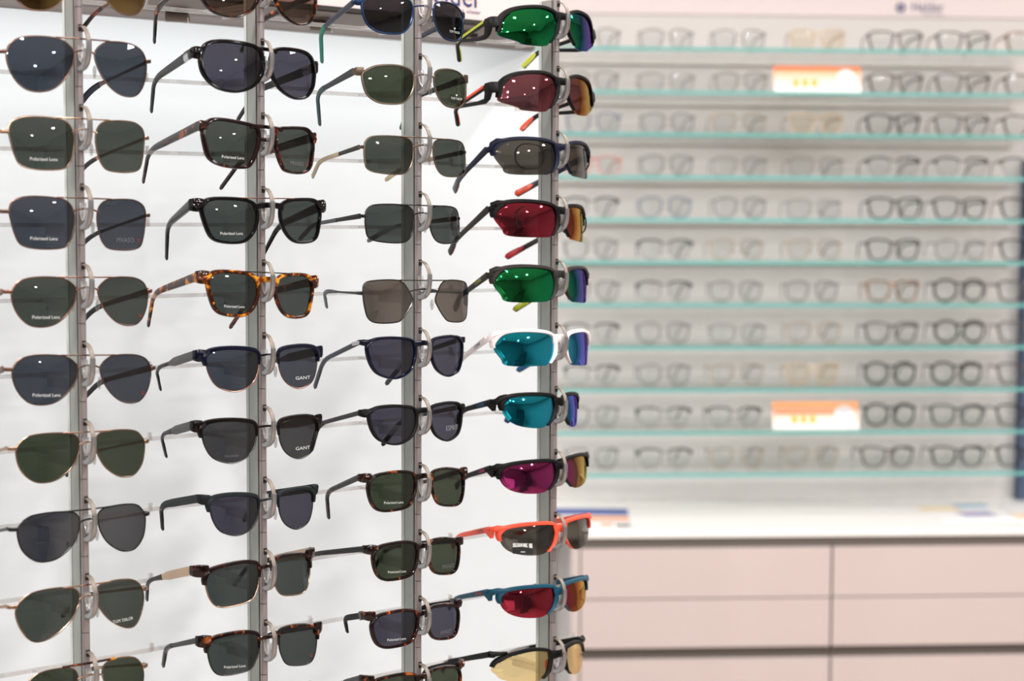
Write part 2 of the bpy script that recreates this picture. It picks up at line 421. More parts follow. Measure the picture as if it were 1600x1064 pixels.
leaflet(.50, -.05, .19, .22, math.radians(-8), 'pale leaflet with sky blue print at the far end of the counter', ('paper_white',), [(0, .6, .1, .4, 'paper_cream'), (.2, .6, .3, .5, 'paper_lilac'), (.4, 1, .65, .95, 'paper_sky')])

# ------------------------------------------------------------------ glass shelves
SHELF_Z = [.3553, .2632, .1738, .0826, -.0088, -.1002, -.1916, -.2832, -.3757, -.4686, -.5606]
ORD = ['top', 'second', 'third', 'fourth', 'fifth', 'sixth', 'seventh', 'eighth', 'ninth', 'tenth', 'eleventh']
shm = MB().box(0, 1.135, .0035, .268, -.004, .004).mesh('shelf_pane', 'shelf_glass')
she = MB().box(0, 1.135, 0, .0035, -.004, .004).mesh('shelf_edge', 'shelf_glass_edge')
shb = MB().box(0, 1.135, .2602, .2695, -.011, -.0042).mesh('shelf_rail', 'rail_grey')
def shelf_name(r):
    return ('lowest' if r == 10 else ORD[r]) + ' glass shelf' + ('' if r in (0, 10) else ' from the top')
for r, z in enumerate(SHELF_Z):
    t = thing('glass_shelf', 'greenish glass shelf of eyeglasses, ' + ('topmost of all' if r == 0 else 'lowest of all' if r == 10 else ORD[r] + ' from the top'), 'shelf', WALLM @ Matrix.Translation((-.56, 0, z)), 'glass shelves on the back wall')
    link('pane', shm, t); link('rear_rail', shb, t, label='grey rail along the wall'); link('front_edge', she, t, label='cyan green polished front edge')

def price_sign(s0, z, label, upper):
    t = thing('price_sign', label, 'sign', WALLM @ Matrix.Translation((s0, .03, z + .0042)) @ Matrix.Rotation(math.radians(-14), 4, 'X'), 'orange price signs on the shelves')
    W, H = .192, .060
    part('card', MB().box(0, W, 0, .003, 0, H), 'paper_sign', t, scale=1)
    part('back_foot', MB().box(.02, W - .02, .003, .03, 0, .002), 'paper_white', t, scale=1)
    bd = MB(); bd.cyl((W * .83, -.0008, H * .52), (W * .83, 0, H * .52), H * .36, 24)
    part('badge', bd, 'paper_white', t, scale=1)
    part('badge_print', MB().box(W * .76, W * .9, -.0014, -.0008, H * .60, H * .66), 'paper_lilac', t, scale=1)
    if upper:
        part('printed_band', MB().box(0, W, -.0005, 0, H * .82, H), 'paper_red_orange', t, scale=1)
    else:
        part('printed_band', MB().box(W * .02, W * .72, -.0005, 0, H * .55, H * .66), 'paper_red_orange', t, scale=1)
    for k in range(3):
        part('printed_figure', MB().box(W * (.22 + .105 * k), W * (.285 + .105 * k), -.0005, 0, H * .2, H * .5), 'paper_amber', t, scale=1)
pbr('paper_red_orange', B(238, 120, 62), .5); pbr('paper_amber', B(246, 180, 60), .5)
def sign_mat():
    m, nt, out = newmat('paper_sign')
    b = nt.nodes.new('ShaderNodeBsdfPrincipled'); b.inputs['Roughness'].default_value = .5
    tc = nt.nodes.new('ShaderNodeTexCoord'); sx = nt.nodes.new('ShaderNodeSeparateXYZ'); cr = nt.nodes.new('ShaderNodeValToRGB')
    nt.links.new(tc.outputs['Generated'], sx.inputs[0]); nt.links.new(sx.outputs['Z'], cr.inputs['Fac'])
    e = cr.color_ramp.elements; e[0].position = .15; e[0].color = B(250, 244, 242); e[1].position = .95; e[1].color = B(250, 160, 84)
    nt.links.new(cr.outputs['Color'], b.inputs['Base Color']); nt.links.new(b.outputs[0], out.inputs[0])
sign_mat()
price_sign(-.034, SHELF_Z[1], 'orange and white price sign on the second glass shelf from the top', True)
price_sign(-.026, SHELF_Z[9], 'orange and white price sign on the tenth glass shelf from the top', False)

# ------------------------------------------------------------------ eyewear builder
FAM = dict(
 aviator=[(0,.61),(.065,.85),(.25,.97),(.54,1),(.80,.965),(.96,.83),(1,.695),(.945,.46),(.81,.22),(.63,.055),(.42,.0),(.225,.055),(.07,.28)],
 square=[(0,.75),(.07,.91),(.3,1),(.75,.98),(.93,.88),(1,.66),(.98,.37),(.91,.14),(.77,.02),(.4,0),(.16,.07),(.07,.27),(.02,.53)],
 pilot=[(0,.63),(.06,.81),(.21,.95),(.52,1),(.85,.98),(.96,.91),(1,.8),(.97,.53),(.85,.27),(.64,.07),(.44,0),(.24,.04),(.06,.27)],
 teardrop=[(0,.56),(.06,.78),(.24,.94),(.55,1),(.85,.98),(.98,.88),(1,.72),(.93,.5),(.78,.27),(.57,.09),(.36,.0),(.2,.04),(.06,.27)],
 chunky=[(0,.60),(.03,.80),(.12,.94),(.33,1),(.70,.99),(.92,.92),(1,.72),(.985,.45),(.86,.2),(.67,.05),(.46,0),(.22,.07),(.05,.3)],
 navigator=[(0,.75),(.085,.94),(.26,1),(.7,.96),(.94,.9),(1,.76),(.97,.48),(.84,.12),(.7,.01),(.32,.02),(.1,.16),(.02,.48)],
 wayfarer=[(0,.79),(.065,.94),(.24,1),(.67,.99),(.91,.92),(1,.75),(.98,.44),(.86,.16),(.67,.01),(.34,.01),(.15,.12),(.05,.44)],
 club=[(0,.75),(.05,.88),(.18,.97),(.49,1),(.85,.96),(.98,.87),(1,.67),(.96,.4),(.85,.17),(.64,.02),(.43,0),(.18,.13),(.05,.4)],
 rect=[(0,.57),(.05,.81),(.2,.93),(.57,1),(.86,.98),(.99,.89),(1,.61),(.95,.34),(.83,.1),(.57,.01),(.23,.0),(.07,.18)],
 oval=[(0,.68),(.06,.82),(.27,.96),(.61,1),(.89,.94),(.99,.8),(1,.54),(.92,.26),(.75,.05),(.48,0),(.23,.05),(.06,.26)],
 metrect=[(0,.64),(.04,.86),(.2,.98),(.68,1),(.93,.93),(1,.71),(.97,.36),(.86,.1),(.68,0),(.31,.01),(.055,.1),(0,.36)],
 hexa=[(0,.7),(.035,.91),(.21,.98),(.6,1),(.81,.93),(1,.58),(.95,.38),(.77,.11),(.63,.02),(.28,0),(.09,.09),(.02,.38)],
 sporta=[(0,.23),(.01,.4),(.055,.68),(.18,.87),(.39,.97),(.7,1),(.91,.92),(1,.77),(.98,.49),(.91,.26),(.82,.09),(.7,0),(.36,.02),(.27,.09)],
 sportb=[(0,.51),(.03,.72),(.145,.92),(.4,1),(.78,.98),(.96,.87),(1,.61),(.97,.3),(.87,.07),(.72,.015),(.2,0),(.1,.2)],
 sportc=[(0,.58),(.03,.8),(.15,.93),(.43,1),(.8,1),(.97,.93),(1,.74),(.97,.47),(.89,.23),(.74,.04),(.52,0),(.25,.07),(.08,.26)],
 sportd=[(0,.42),(.06,.65),(.25,.85),(.6,1),(.9,.97),(1,.85),(.97,.5),(.9,.2),(.7,.02),(.4,0),(.15,.12),(.06,.28)],
 round=[(0,.55),(.07,.8),(.25,.96),(.52,1),(.8,.94),(.96,.74),(1,.5),(.94,.26),(.76,.06),(.5,0),(.24,.05),(.06,.27)],
)
TILT = math.tan(math.radians(5))
SECT_FLAT = lambda w, df, db: [(-.5, .4 * df), (.15, df), (w - .7, df), (w, df * .35), (w, db * .7), (w - .6, db), (-.2, db), (-.5, db * .4)]
class Shape:
    """lens outline in the glasses' own frame: x right, y back, z up (millimetres)"""
    def __init__(s, fam, R, dims, tilt=TILT, n=5):
        s.R, s.tilt = R, tilt; s.u0, s.u1, s.v0, s.v1 = dims
        s.st = smooth_closed(FAM[fam], n)
        s.p = np.stack([s.u0 + (s.u1 - s.u0) * s.st[:, 0], s.v0 + (s.v1 - s.v0) * s.st[:, 1]], 1)
        t = np.roll(s.p, -1, 0) - np.roll(s.p, 1, 0); t /= np.linalg.norm(t, axis=1)[:, None]
        s.n = np.stack([-t[:, 1], t[:, 0]], 1)
    def y(s, u, v): return u * u / (2 * s.R) + s.tilt * v
    def v(s, t): return s.v0 + (s.v1 - s.v0) * t
    def nasal(s, t):
        """x of the outline on the nose side at height t"""
        k = [i for i in range(len(s.st)) if s.st[i, 0] > .5]; i = min(k, key=lambda i: abs(s.st[i, 1] - t)); return s.p[i, 0]
    def outer(s, t):
        k = [i for i in range(len(s.st)) if s.st[i, 0] < .5]; i = min(k, key=lambda i: abs(s.st[i, 1] - t)); return s.p[i, 0]
    def top(s, x):
        """height fraction of the upper outline at width fraction x"""
        k = [i for i in range(len(s.st)) if s.st[i, 1] > .5]; return s.st[min(k, key=lambda i: abs(s.st[i, 0] - x)), 1]
    def band(s, idx, widths, df, db, closed, mb):
        rows = []
        for i, w in zip(idx, widths):
            q, nn = s.p[i], s.n[i]; row = []
            for o, d in SECT_FLAT(max(w, .3), df, db):
                u, v = q + nn * o; row.append((u, s.y(u, v) + d, v))
            rows.append(row)
        n = len(rows[0]); m = len(rows); f = []
        for i in range(m if closed else m - 1):
            j = (i + 1) % m; f += [(i * n + k, i * n + (k + 1) % n, j * n + (k + 1) % n, j * n + k) for k in range(n)]
        if not closed: f += [tuple(range(n))[::-1], tuple(range((m - 1) * n, m * n))]
        return mb.add([p for r in rows for p in r], f)
    def wire(s, idx, r, closed, mb, off=0.0, n=6):
        P = [(*(s.p[i] + s.n[i] * off), 0) for i in idx]; m = len(P); v = []
        for k, i in enumerate(idx):
            q, nn = s.p[i], s.n[i]
            for a in range(n):
                o = off + r * math.cos(2 * math.pi * a / n); d = r * math.sin(2 * math.pi * a / n)
                u, w = q + nn * o; v.append((u, s.y(u, w) + d, w))
        f = []
        for i in range(m if closed else m - 1):
            j = (i + 1) % m; f += [(i * n + k, i * n + (k + 1) % n, j * n + (k + 1) % n, j * n + k) for k in range(n)]
        if not closed: f += [tuple(range(n))[::-1], tuple(range((m - 1) * n, m * n))]
        return mb.add(v, f)
    def lens(s, bulge, mb, thick=1.5):
        c = s.p.mean(0); N = len(s.p); rings = (1, .85, .6, .3); v = []; f = []
        for side in (0, thick):
            base = len(v)
            for rho in rings:
                for q in s.p:
                    u, w = c + (q - c) * rho; v.append((u, s.y(u, w) - bulge * (1 - rho * rho) + side, w))
            v.append((c[0], s.y(*c) - bulge + side, c[1])); ce = len(v) - 1
            for k in range(len(rings) - 1):
                for i in range(N):
                    j = (i + 1) % N; f.append((base + k * N + i, base + k * N + j, base + (k + 1) * N + j, base + (k + 1) * N + i))
            for i in range(N): f.append((base + 3 * N + i, base + 3 * N + (i + 1) % N, ce))
        o2 = len(rings) * N + 1
        for i in range(N): f.append((i, (i + 1) % N, o2 + (i + 1) % N, o2 + i))
        return mb.add(v, f)
    def arc(s, ts, te):
        """run of outline points over the top, from height ts on the outer side to te on the nose side"""
        N = len(s.st); ok = [(q[0] < .5 and q[1] >= ts) or (q[0] >= .5 and q[1] >= te) for q in s.st]
        st = next(i for i in range(N) if ok[i] and not ok[i - 1]); out = []
        i = st
        while ok[i % N] and len(out) < N: out.append(i % N); i += 1
        return out
def lerp_table(tab, f):
    for (a, x), (b, y) in zip(tab, tab[1:]):
        if f <= b: return x + (y - x) * (f - a) / max(1e-6, b - a)
    return tab[-1][1]
def temple_path(h, b, t):
    h, b, t = Vector(h), Vector(b), Vector(t)
    P = [h + (b - h) * k for k in (0, .08, .2, .35, .5, .65, .8)]
    a = P[-1]; c = b + (b - h) * .03; e = b + (t - b) * .38
    for k in (.17, .33, .5, .67, .83, 1): P.append(a * (1 - k) ** 2 + c * 2 * k * (1 - k) + e * k * k)
    for k in (.33, .66, .9, 1): P.append(e + (t - e) * k)
    return P
def temples(root, h, b, t, tab, thick, mat, tip_mat=None, tip_at=.6, label=None, tip_label=None, plate=None):
    P = temple_path(h, b, t); L = [0.0]
    for p, q in zip(P, P[1:]): L.append(L[-1] + (q - p).length)
    F = [l / L[-1] for l in L]; hs = [lerp_table(tab, f) for f in F]; ts = [thick * (1 if f < .9 else .8) for f in F]
    hs[-1] *= .55; ts[-1] *= .6
    k = len(P) - 1 if tip_mat is None else next(i for i, f in enumerate(F) if f >= tip_at)
    out = []
    a = MB().sweep(P[:k + 1], hs[:k + 1], ts[:k + 1])
    for sgn in (0, 1):
        o = part('temple', a.mirrored() if sgn else a, mat, root, sharp=50)
        if label: o['label'] = label
        if tip_mat:
            c = MB().sweep(P[k - 1:], [x * 1.12 for x in hs[k - 1:]], [x * 1.2 for x in ts[k - 1:]])
            q = part('temple_tip', c.mirrored() if sgn else c, tip_mat, o, sharp=50)
            if tip_label: q['label'] = tip_label
        out.append(o)
    return out, P, F, hs
def put_text(s, shape, root, text, cs, ct, wfrac, mat, sgn=-1, hfac=1.0, spacing=1.0, bulge=1.2):
    """print on the lens: cs, ct = centre in lens fractions (cs from the picture's left of that lens)"""
    wd = wfrac * (shape.u1 - shape.u0); V, F = text_mb(text, width=wd, spacing=spacing)
    V = V * np.array([1, hfac]); mb = MB(); pts = []
    cu = (shape.u0 + (shape.u1 - shape.u0) * cs) if sgn < 0 else (-shape.u1 + (shape.u1 - shape.u0) * cs)
    c = shape.p.mean(0)
    for x, z in V:
        u, v = cu + x, shape.v(ct) + z
        pts.append((u, shape.y(u, v) - bulge - .35, v))
    mb.add(pts, F)
    return part('lettering', mb, mat, s)

# ------------------------------------------------------------------ display stand
TH = math.radians(40.6312)
EU = Vector((math.cos(TH), math.sin(TH), 0)); EB = Vector((-math.sin(TH), math.cos(TH), 0))     # along the stand, and into its depth
POSTS = [(-.3416, 1.4212), (-.2139, 1.5311), (-.0861, 1.6410), (.0416, 1.7508)]
ZJ = [.1341, .1343, .1320, .1304]; STEP = .0622
RACKM = frame_matrix((POSTS[0][0], POSTS[0][1], 1.6), EU, EB)

pn = thing('back_panel_sheet', 'large white back panel of the sunglasses stand, behind all four posts', 'panel', RACKM @ Matrix.Translation((-1.6, .43, -1.6)))
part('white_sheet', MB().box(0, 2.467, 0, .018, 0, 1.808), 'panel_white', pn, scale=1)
cn = thing('sign_canopy', 'mauve grey canopy with lit shop sign above the sunglasses stand', 'canopy', RACKM @ Matrix.Translation((-1.6, .24, .2085)))
part('box', MB().prism([(0, 0), (2.303, 0), (2.467, .208), (0, .208)], 0, .5), 'canopy_grey', cn, scale=1)
part('black_trim', MB().box(0, 2.304, -.006, .002, .0015, .0055), 'dark_slot', cn, scale=1, label='thin black edge trim')
part('sign_face', MB().box(0, 2.304, -.004, 0, .0055, .45), 'sign_face', cn, scale=1)
flat_text('lettering', 'Helder', (2.161, -.004, .0315), 'print_navy', cn, width=.092, height=.026)
flat_text('lettering', 'make it clear', (2.178, -.004, .0142), 'print_navy', cn, width=.055, height=.0042)
mk = MB(); mk.prism([(0, 0), (.012, .004), (.003, .012)], 0, .0008)
mk.v = [(2.098 + x, -.004 - z, .019 + y) for x, y, z in mk.v]
part('logo_mark', mk, 'print_navy', cn, scale=1)
for k, (u, wd) in enumerate(((.271, .315), (.43, .29), (.63, .29))):
    t = thing('spotlight', 'small grey spotlight under the sign canopy, ' + ('above the dark tortoiseshell sunglasses', 'behind the blue metal sunglasses', 'behind the lime green temple')[k], 'lamp',
              RACKM @ Matrix.Translation((u, wd, .2085)), 'spotlights under the sign canopy')
    part('base_plate', MB().cyl((0, 0, -2), (0, 0, 0), 9, 20), 'canopy_grey', t)
    part('stem', MB().cyl((0, 0, -9), (0, 0, -2), 3.5, 10), 'bronze_metal', t)
    hdm = MB(); hdm.cyl((-9, 7, -8), (9, -7, -9), 6, 18)
    part('lamp_head', hdm, 'lamp_grey', t)
    rm = MB(); P = [(9 + 5.8 * math.cos(a) * .59, -7 + 5.8 * math.cos(a) * .80, -9 + 5.8 * math.sin(a)) for a in [2 * math.pi * i / 20 for i in range(20)]]
    rm.sweep(P, 1.6, 1.6, side=(.8, -.6, 0), n=6, closed=True)
    part('rim', rm, 'silver_metal', t)

SEG = MB(); SEG.cyl((0, 0, -31 - 3.2), (0, 0, 27.4), 3.1, 14)
seg_me = SEG.mesh('tube_segment', 'tube_steel', scale=.001)
col_me = MB().cyl((0, 0, 27.2), (0, 0, 28.2), 2.6, 14).mesh('tube_joint', 'dark_slot', scale=.001)
U = [(17.0, 1.0), (17.0, -5.5), (15.8, -11.5), (13, -16.2), (9, -19), (5, -20.3), (1.5, -20.6)]
hk = MB().sweep([(0, -a, z) for a, z in U], [4.2, 4.4, 4.8, 5.4, 5.8, 5.4, 5.0], [4.2, 4.4, 4.6, 5.0, 5.2, 5, 4.6], n=10, sq=.75)
hook_me = hk.mesh('hook', 'hook_silver', sharp=60, scale=.001)
A = [(1.5, 11.8), (5, 12.3), (9, 11.4), (12.6, 9), (15.2, 5.4), (16.6, 1.6), (17, -1)]
st_me = MB().sweep([(0, -a, z) for a, z in A], 1.3, 3.8, n=8, sq=.4).mesh('security_strap', 'hook_strap', sharp=60, scale=.001)
sl_me = MB().box(-1.6, 1.6, -3.6, -2.2, 8.5, 14).mesh('slot', 'dark_slot', scale=.001)
Nb = [(3.4, -1), (4.2, -7), (5.2, -12), (7.5, -14.6), (10.0, -13.2), (11.2, -9), (11.4, -5)]
nb_me = MB().sweep([(0, -a, z) for a, z in Nb], 2.6, 5.6, n=8).mesh('nose_block', 'nose_clear', sharp=60, scale=.001)
mt_me = MB().box(-3.6, 3.6, -1, 4.5, -18, 14).mesh('bracket', 'tube_steel', scale=.001)
bar = MB(); bar.box(-61, 106, 83.2, 86.6, -20.9, -17.5); bar.box(-62.4, -60.4, 83.2, 86.6, -20.6, -13.4); bar.box(104.6, 106.6, 83.2, 86.6, -20.6, -13.4)
web = MB(); web.prism([(-2, 22.5), (2, 22.5), (7, 83.3), (-7, 83.3)], -20.4, -17.8)
web.prism([(-1.2, 22.5), (1.2, 22.5), (1.2, 60), (-1.2, 60)], -27, -20.4)
bar_me = bar.mesh('temple_rest', 'acrylic', scale=.001); web_me = web.mesh('rest_arm', 'acrylic', scale=.001)
PNAME = ['first post', 'second post', 'third post', 'fourth post']
PLAB = ['grey metal display post for sunglasses, farthest from the eyeglass shelves',
        'grey metal display post holding black and tortoiseshell sunglasses with wide temples',
        'grey metal display post between tortoiseshell sunglasses and mirrored sports sunglasses',
        'grey metal display post holding mirrored sports sunglasses beside the glass shelves']
for i, (px, py) in enumerate(POSTS):
    t = thing('display_post', PLAB[i], 'display post', frame_matrix((px, py, 0), EU, EB), 'posts of the sunglasses stand')
    pf = MB().box(-2.4, 2.4, 4.4, 17.2, 0, 1808); pf.box(-2.0, 2.0, 17.2, 18.0, 0, 1808); pf.box(-2.4, 2.4, 18.0, 18.6, 0, 1808)
    part('upright', pf, 'post_aluminium', t)
    part('edge_strip', MB().box(-2.3, 2.3, 18.6, 22.6, 0, 1808), 'post_edge', t)
    for r in range(-1, 12):
        z = 1.6 + ZJ[i] - STEP * (r - 1)
        if z > 1.80: continue
        sg = link('tube_segment', seg_me, t); sg.location = (0, 0, z)
        link('tube_joint', col_me, sg)
        link('slot', sl_me, sg); 
        h = link('hook', hook_me, t); h.location = (0, 0, z)
        link('security_strap', st_me, h, label='beige curved security strap'); link('nose_block', nb_me, h, label='clear plastic nose block')
        b = link('temple_rest', bar_me, t, label='clear acrylic temple rest'); b.location = (0, 0, z); link('rest_arm', web_me, b)

# ------------------------------------------------------------------ sunglasses on the stand
DATA = {
(0,0):('aviator',160,[-58.64, -9.56, -39.72, 1.38],1.36,-1.97,0.24,None),
(0,1):('aviator',160,[-59.92, -8.64, -40.75, 2.2],-0.16,-0.56,-0.05,None),
(0,2):('square',160,[-58.65, -9.3, -38.53, 2.35],-0.54,0.4,-0.62,None),
(0,3):('square',160,[-59.06, -9.85, -37.89, 2.51],-1.24,0.3,-0.49,None),
(0,4):('aviator',160,[-58.73, -9.13, -36.42, 2.54],-1.13,-0.75,0.12,None),
(0,5):('aviator',160,[-59.33, -9.31, -35.97, 3.03],-2.35,-2.18,1.06,None),
(0,6):('pilot',160,[-56.35, -6.99, -34.2, 4.13],-1.76,0.46,-1.2,None),
(0,7):('pilot',160,[-56.63, -8.16, -33.51, 4.49],-0.25,1.12,-1.22,None),
(0,8):('teardrop',160,[-57.59, -7.06, -34.48, 5.96],-1.09,2.74,-2.98,None),
(0,9):('teardrop',160,[-52.68, -10.83, -36.55, 3.77],-0.32,0.96,-1.45,None),
(1,0):('chunky',130,[-55.35, -8.87, -33.18, 6.39],-1.56,-1.56,0.39,[-60.5, -3.9, -13.7, -21.0, -96.8, -48.6, -114.6]),
(1,1):('chunky',130,[-55.42, -5.2, -33.35, 6.59],-2.63,-0.23,0.11,[-60.8, -3.7, -13.9, -20.4, -96.8, -47.7, -114.7]),
(1,2):('navigator',130,[-53.77, -9.18, -34.15, 3.57],-3.24,0.32,0.06,[-56.8, -2.3, -12.2, -19.4, -112.7, -47.0, -135.1]),
(1,3):('wayfarer',160,[-57.59, -12.48, -33.01, 2.15],-0.15,-1.57,1.12,[-64.8, -2.4, -12.9, -19.4, -73.9, -49.8, -91.5]),
(1,4):('wayfarer',160,[-51.96, -9.79, -33.69, 1.32],-3.14,0.43,-0.82,[-59.3, -3.3, -10.7, -19.3, -100.6, -49.9, -122.3]),
(1,5):('club',160,[-55.7, -9.69, -34.83, 0.53],-0.95,-0.82,0.34,[-62.6, -4.6, -11.8, -21.1, -97.8, -41.8, -104.2]),
(1,6):('club',160,[-58.76, -11.41, -33.62, 1.54],-1.67,0.7,-0.96,[-64.3, -2.3, -12.7, -16.1, -82.0, -37.3, -86.0]),
(1,7):('club',140,[-52.28, -10.14, -33.16, 0.2],-1.18,-0.04,-0.49,[-58.9, 1.2, -12.5, -17.6, -94.9, -42.0, -106.0]),
(1,8):('rect',160,[-56.15, -7.02, -29.98, 4.85],-0.55,5.22,-4.04,[-64.4, 3.5, -13.3, -18.8, -94.7, -40.1, -107.9]),
(1,9):('rect',160,[-54.76, -10.16, -28.92, 5.06],-2.28,-1.48,-0.63,[-61.1, 0.1, -11.7, -19.4, -85.7, -42.0, -105.7]),
(2,0):('oval',140,[-61.36, -12.76, -33.91, 0.45],-0.74,4.07,-1.86,[-65.1, -7.9, -14.4, -27.2, -76.3, -56.3, -84.2]),
(2,1):('oval',140,[-60.79, -11.86, -33.17, 1.49],-0.08,1.31,-0.8,[-64.6, -5.2, -14.4, -19.7, -86.9, -50.1, -93.9]),
(2,2):('metrect',160,[-59.55, -11.88, -33.79, 0.05],-0.78,2.25,-1.52,[-60.7, -10.6, -10.6, -20.8, -86.1, -36.0, -108.6]),
(2,3):('metrect',160,[-59.34, -9.81, -32.99, 1.1],-1.01,6.86,-3.87,[-60.5, -9.9, -10.6, -17.3, -88.5, -32.6, -118.2]),
(2,4):('hexa',160,[-60.68, -13.48, -43.38, -4.72],-1.36,0.66,-0.71,[-62.0, -17.0, -10.5, -17.2, -80.9, -33.5, -87.5]),
(2,5):('club',150,[-55.86, -10.14, -30.61, 4.62],-1.3,2.07,-1.59,[-59.9, 1.2, -12.1, -19.0, -82.4, -47.3, -106.5]),
(2,6):('club',140,[-53.67, -8.52, -28.43, 4.73],-1.33,1.3,-1.15,[-59.5, -0.5, -12.6, -17.6, -92.2, -45.6, -115.0]),
(2,7):('rect',150,[-54.67, -10.21, -27.14, 6.35],-2.12,-0.14,-0.74,[-60.3, 2.0, -12.3, -19.4, -80.6, -46.1, -87.7]),
(2,8):('rect',150,[-49.82, -7.06, -28.28, 3.44],-2.52,0.8,-1.93,[-55.9, -1.3, -10.3, -20.8, -111.7, -43.6, -124.0]),
(2,9):('rect',150,[-51.05, -6.58, -27.79, 2.69],-2.05,1.84,-2.57,[-55.9, 0.7, -10.5, -9.6, -55.1, -25.2, -61.0]),
(2,10):('rect',150,[-52.19, -6.9, -25.43, 5.39],-2.13,0.59,-1.94,[-58.8, 4.3, -11.9, -9.3, -56.4, -27.2, -61.5]),
(3,0):('sporta',85,[-62.55, -7.41, -31.67, 4.69],-0.81,2.05,-0.39,[-69.0, -12.3, -26.9, -24.5, -90.4, -41.2, -100.8]),
(3,1):('sporta',85,[-62.33, -7.38, -31.96, 4.77],-1.24,2.02,-0.31,[-68.8, -11.5, -26.8, -26.7, -93.2, -42.5, -102.8]),
(3,2):('sportb',85,[-66.44, -7.48, -30.33, 3.08],-1.44,5.09,-0.97,[-69.3, -7.7, -27.6, -33.8, -83.7, -45.7, -102.5]),
(3,3):('sportb',80,[-66.08, -6.06, -29.09, 4.34],-3.41,7.37,-1.21,[-67.5, -4.1, -28.1, -33.4, -87.4, -46.8, -106.9]),
(3,4):('sportb',85,[-66.69, -7.97, -28.43, 5.04],-2.02,5.17,-1.0,[-68.1, -3.6, -26.9, -25.7, -83.7, -39.6, -102.8]),
(3,5):('sportb',85,[-65.71, -8.26, -28.23, 4.8],-2.46,3.49,-0.7,[-68.7, -3.6, -27.5, -25.7, -81.5, -39.9, -102.0]),
(3,6):('sportc',75,[-59.18, -6.87, -26.51, 4.99],-3.79,10.02,-2.09,[-64.3, -4.0, -27.2, -14.0, -79.7, -28.5, -98.5]),
(3,7):('sportc',80,[-60.07, -5.02, -26.56, 3.54],0.47,2.32,-0.44,[-63.9, -2.3, -25.3, -16.2, -82.9, -31.9, -111.1]),
(3,8):('sportc',80,[-58.96, -5.94, -25.59, 3.85],-0.19,-0.03,-0.01,[-64.1, -1.2, -25.6, -16.0, -93.6, -33.0, -120.8]),
(3,9):('sportc',80,[-58.75, -4.81, -25.56, 3.61],-1.53,1.62,-0.75,[-65.0, -1.5, -26.3, -17.4, -93.2, -34.1, -120.8]),
(3,10):('sportd',85,[-66.77, -10.92, -27.17, 3.21],-3.17,5.81,-1.49,[-65.9, -1.4, -25.4, -21.5, -102.0, -35.5, -120.8]),
}
def S(st, fm, lm, tm, label, tip=None, **k):
    d = dict(st=st, fm=fm, lm=lm, tm=tm, label=label, tip=tip); d.update(k); return d
PL = ('Polarized Lens', .49, .20, .42, 'print_white')
TT = ('TOM TAILOR', .60, .24, .36, 'print_white')
GA = ('GANT', .56, .25, .38, 'print_white')
MV = ('MVASO', .52, .20, .36, 'print_faint')
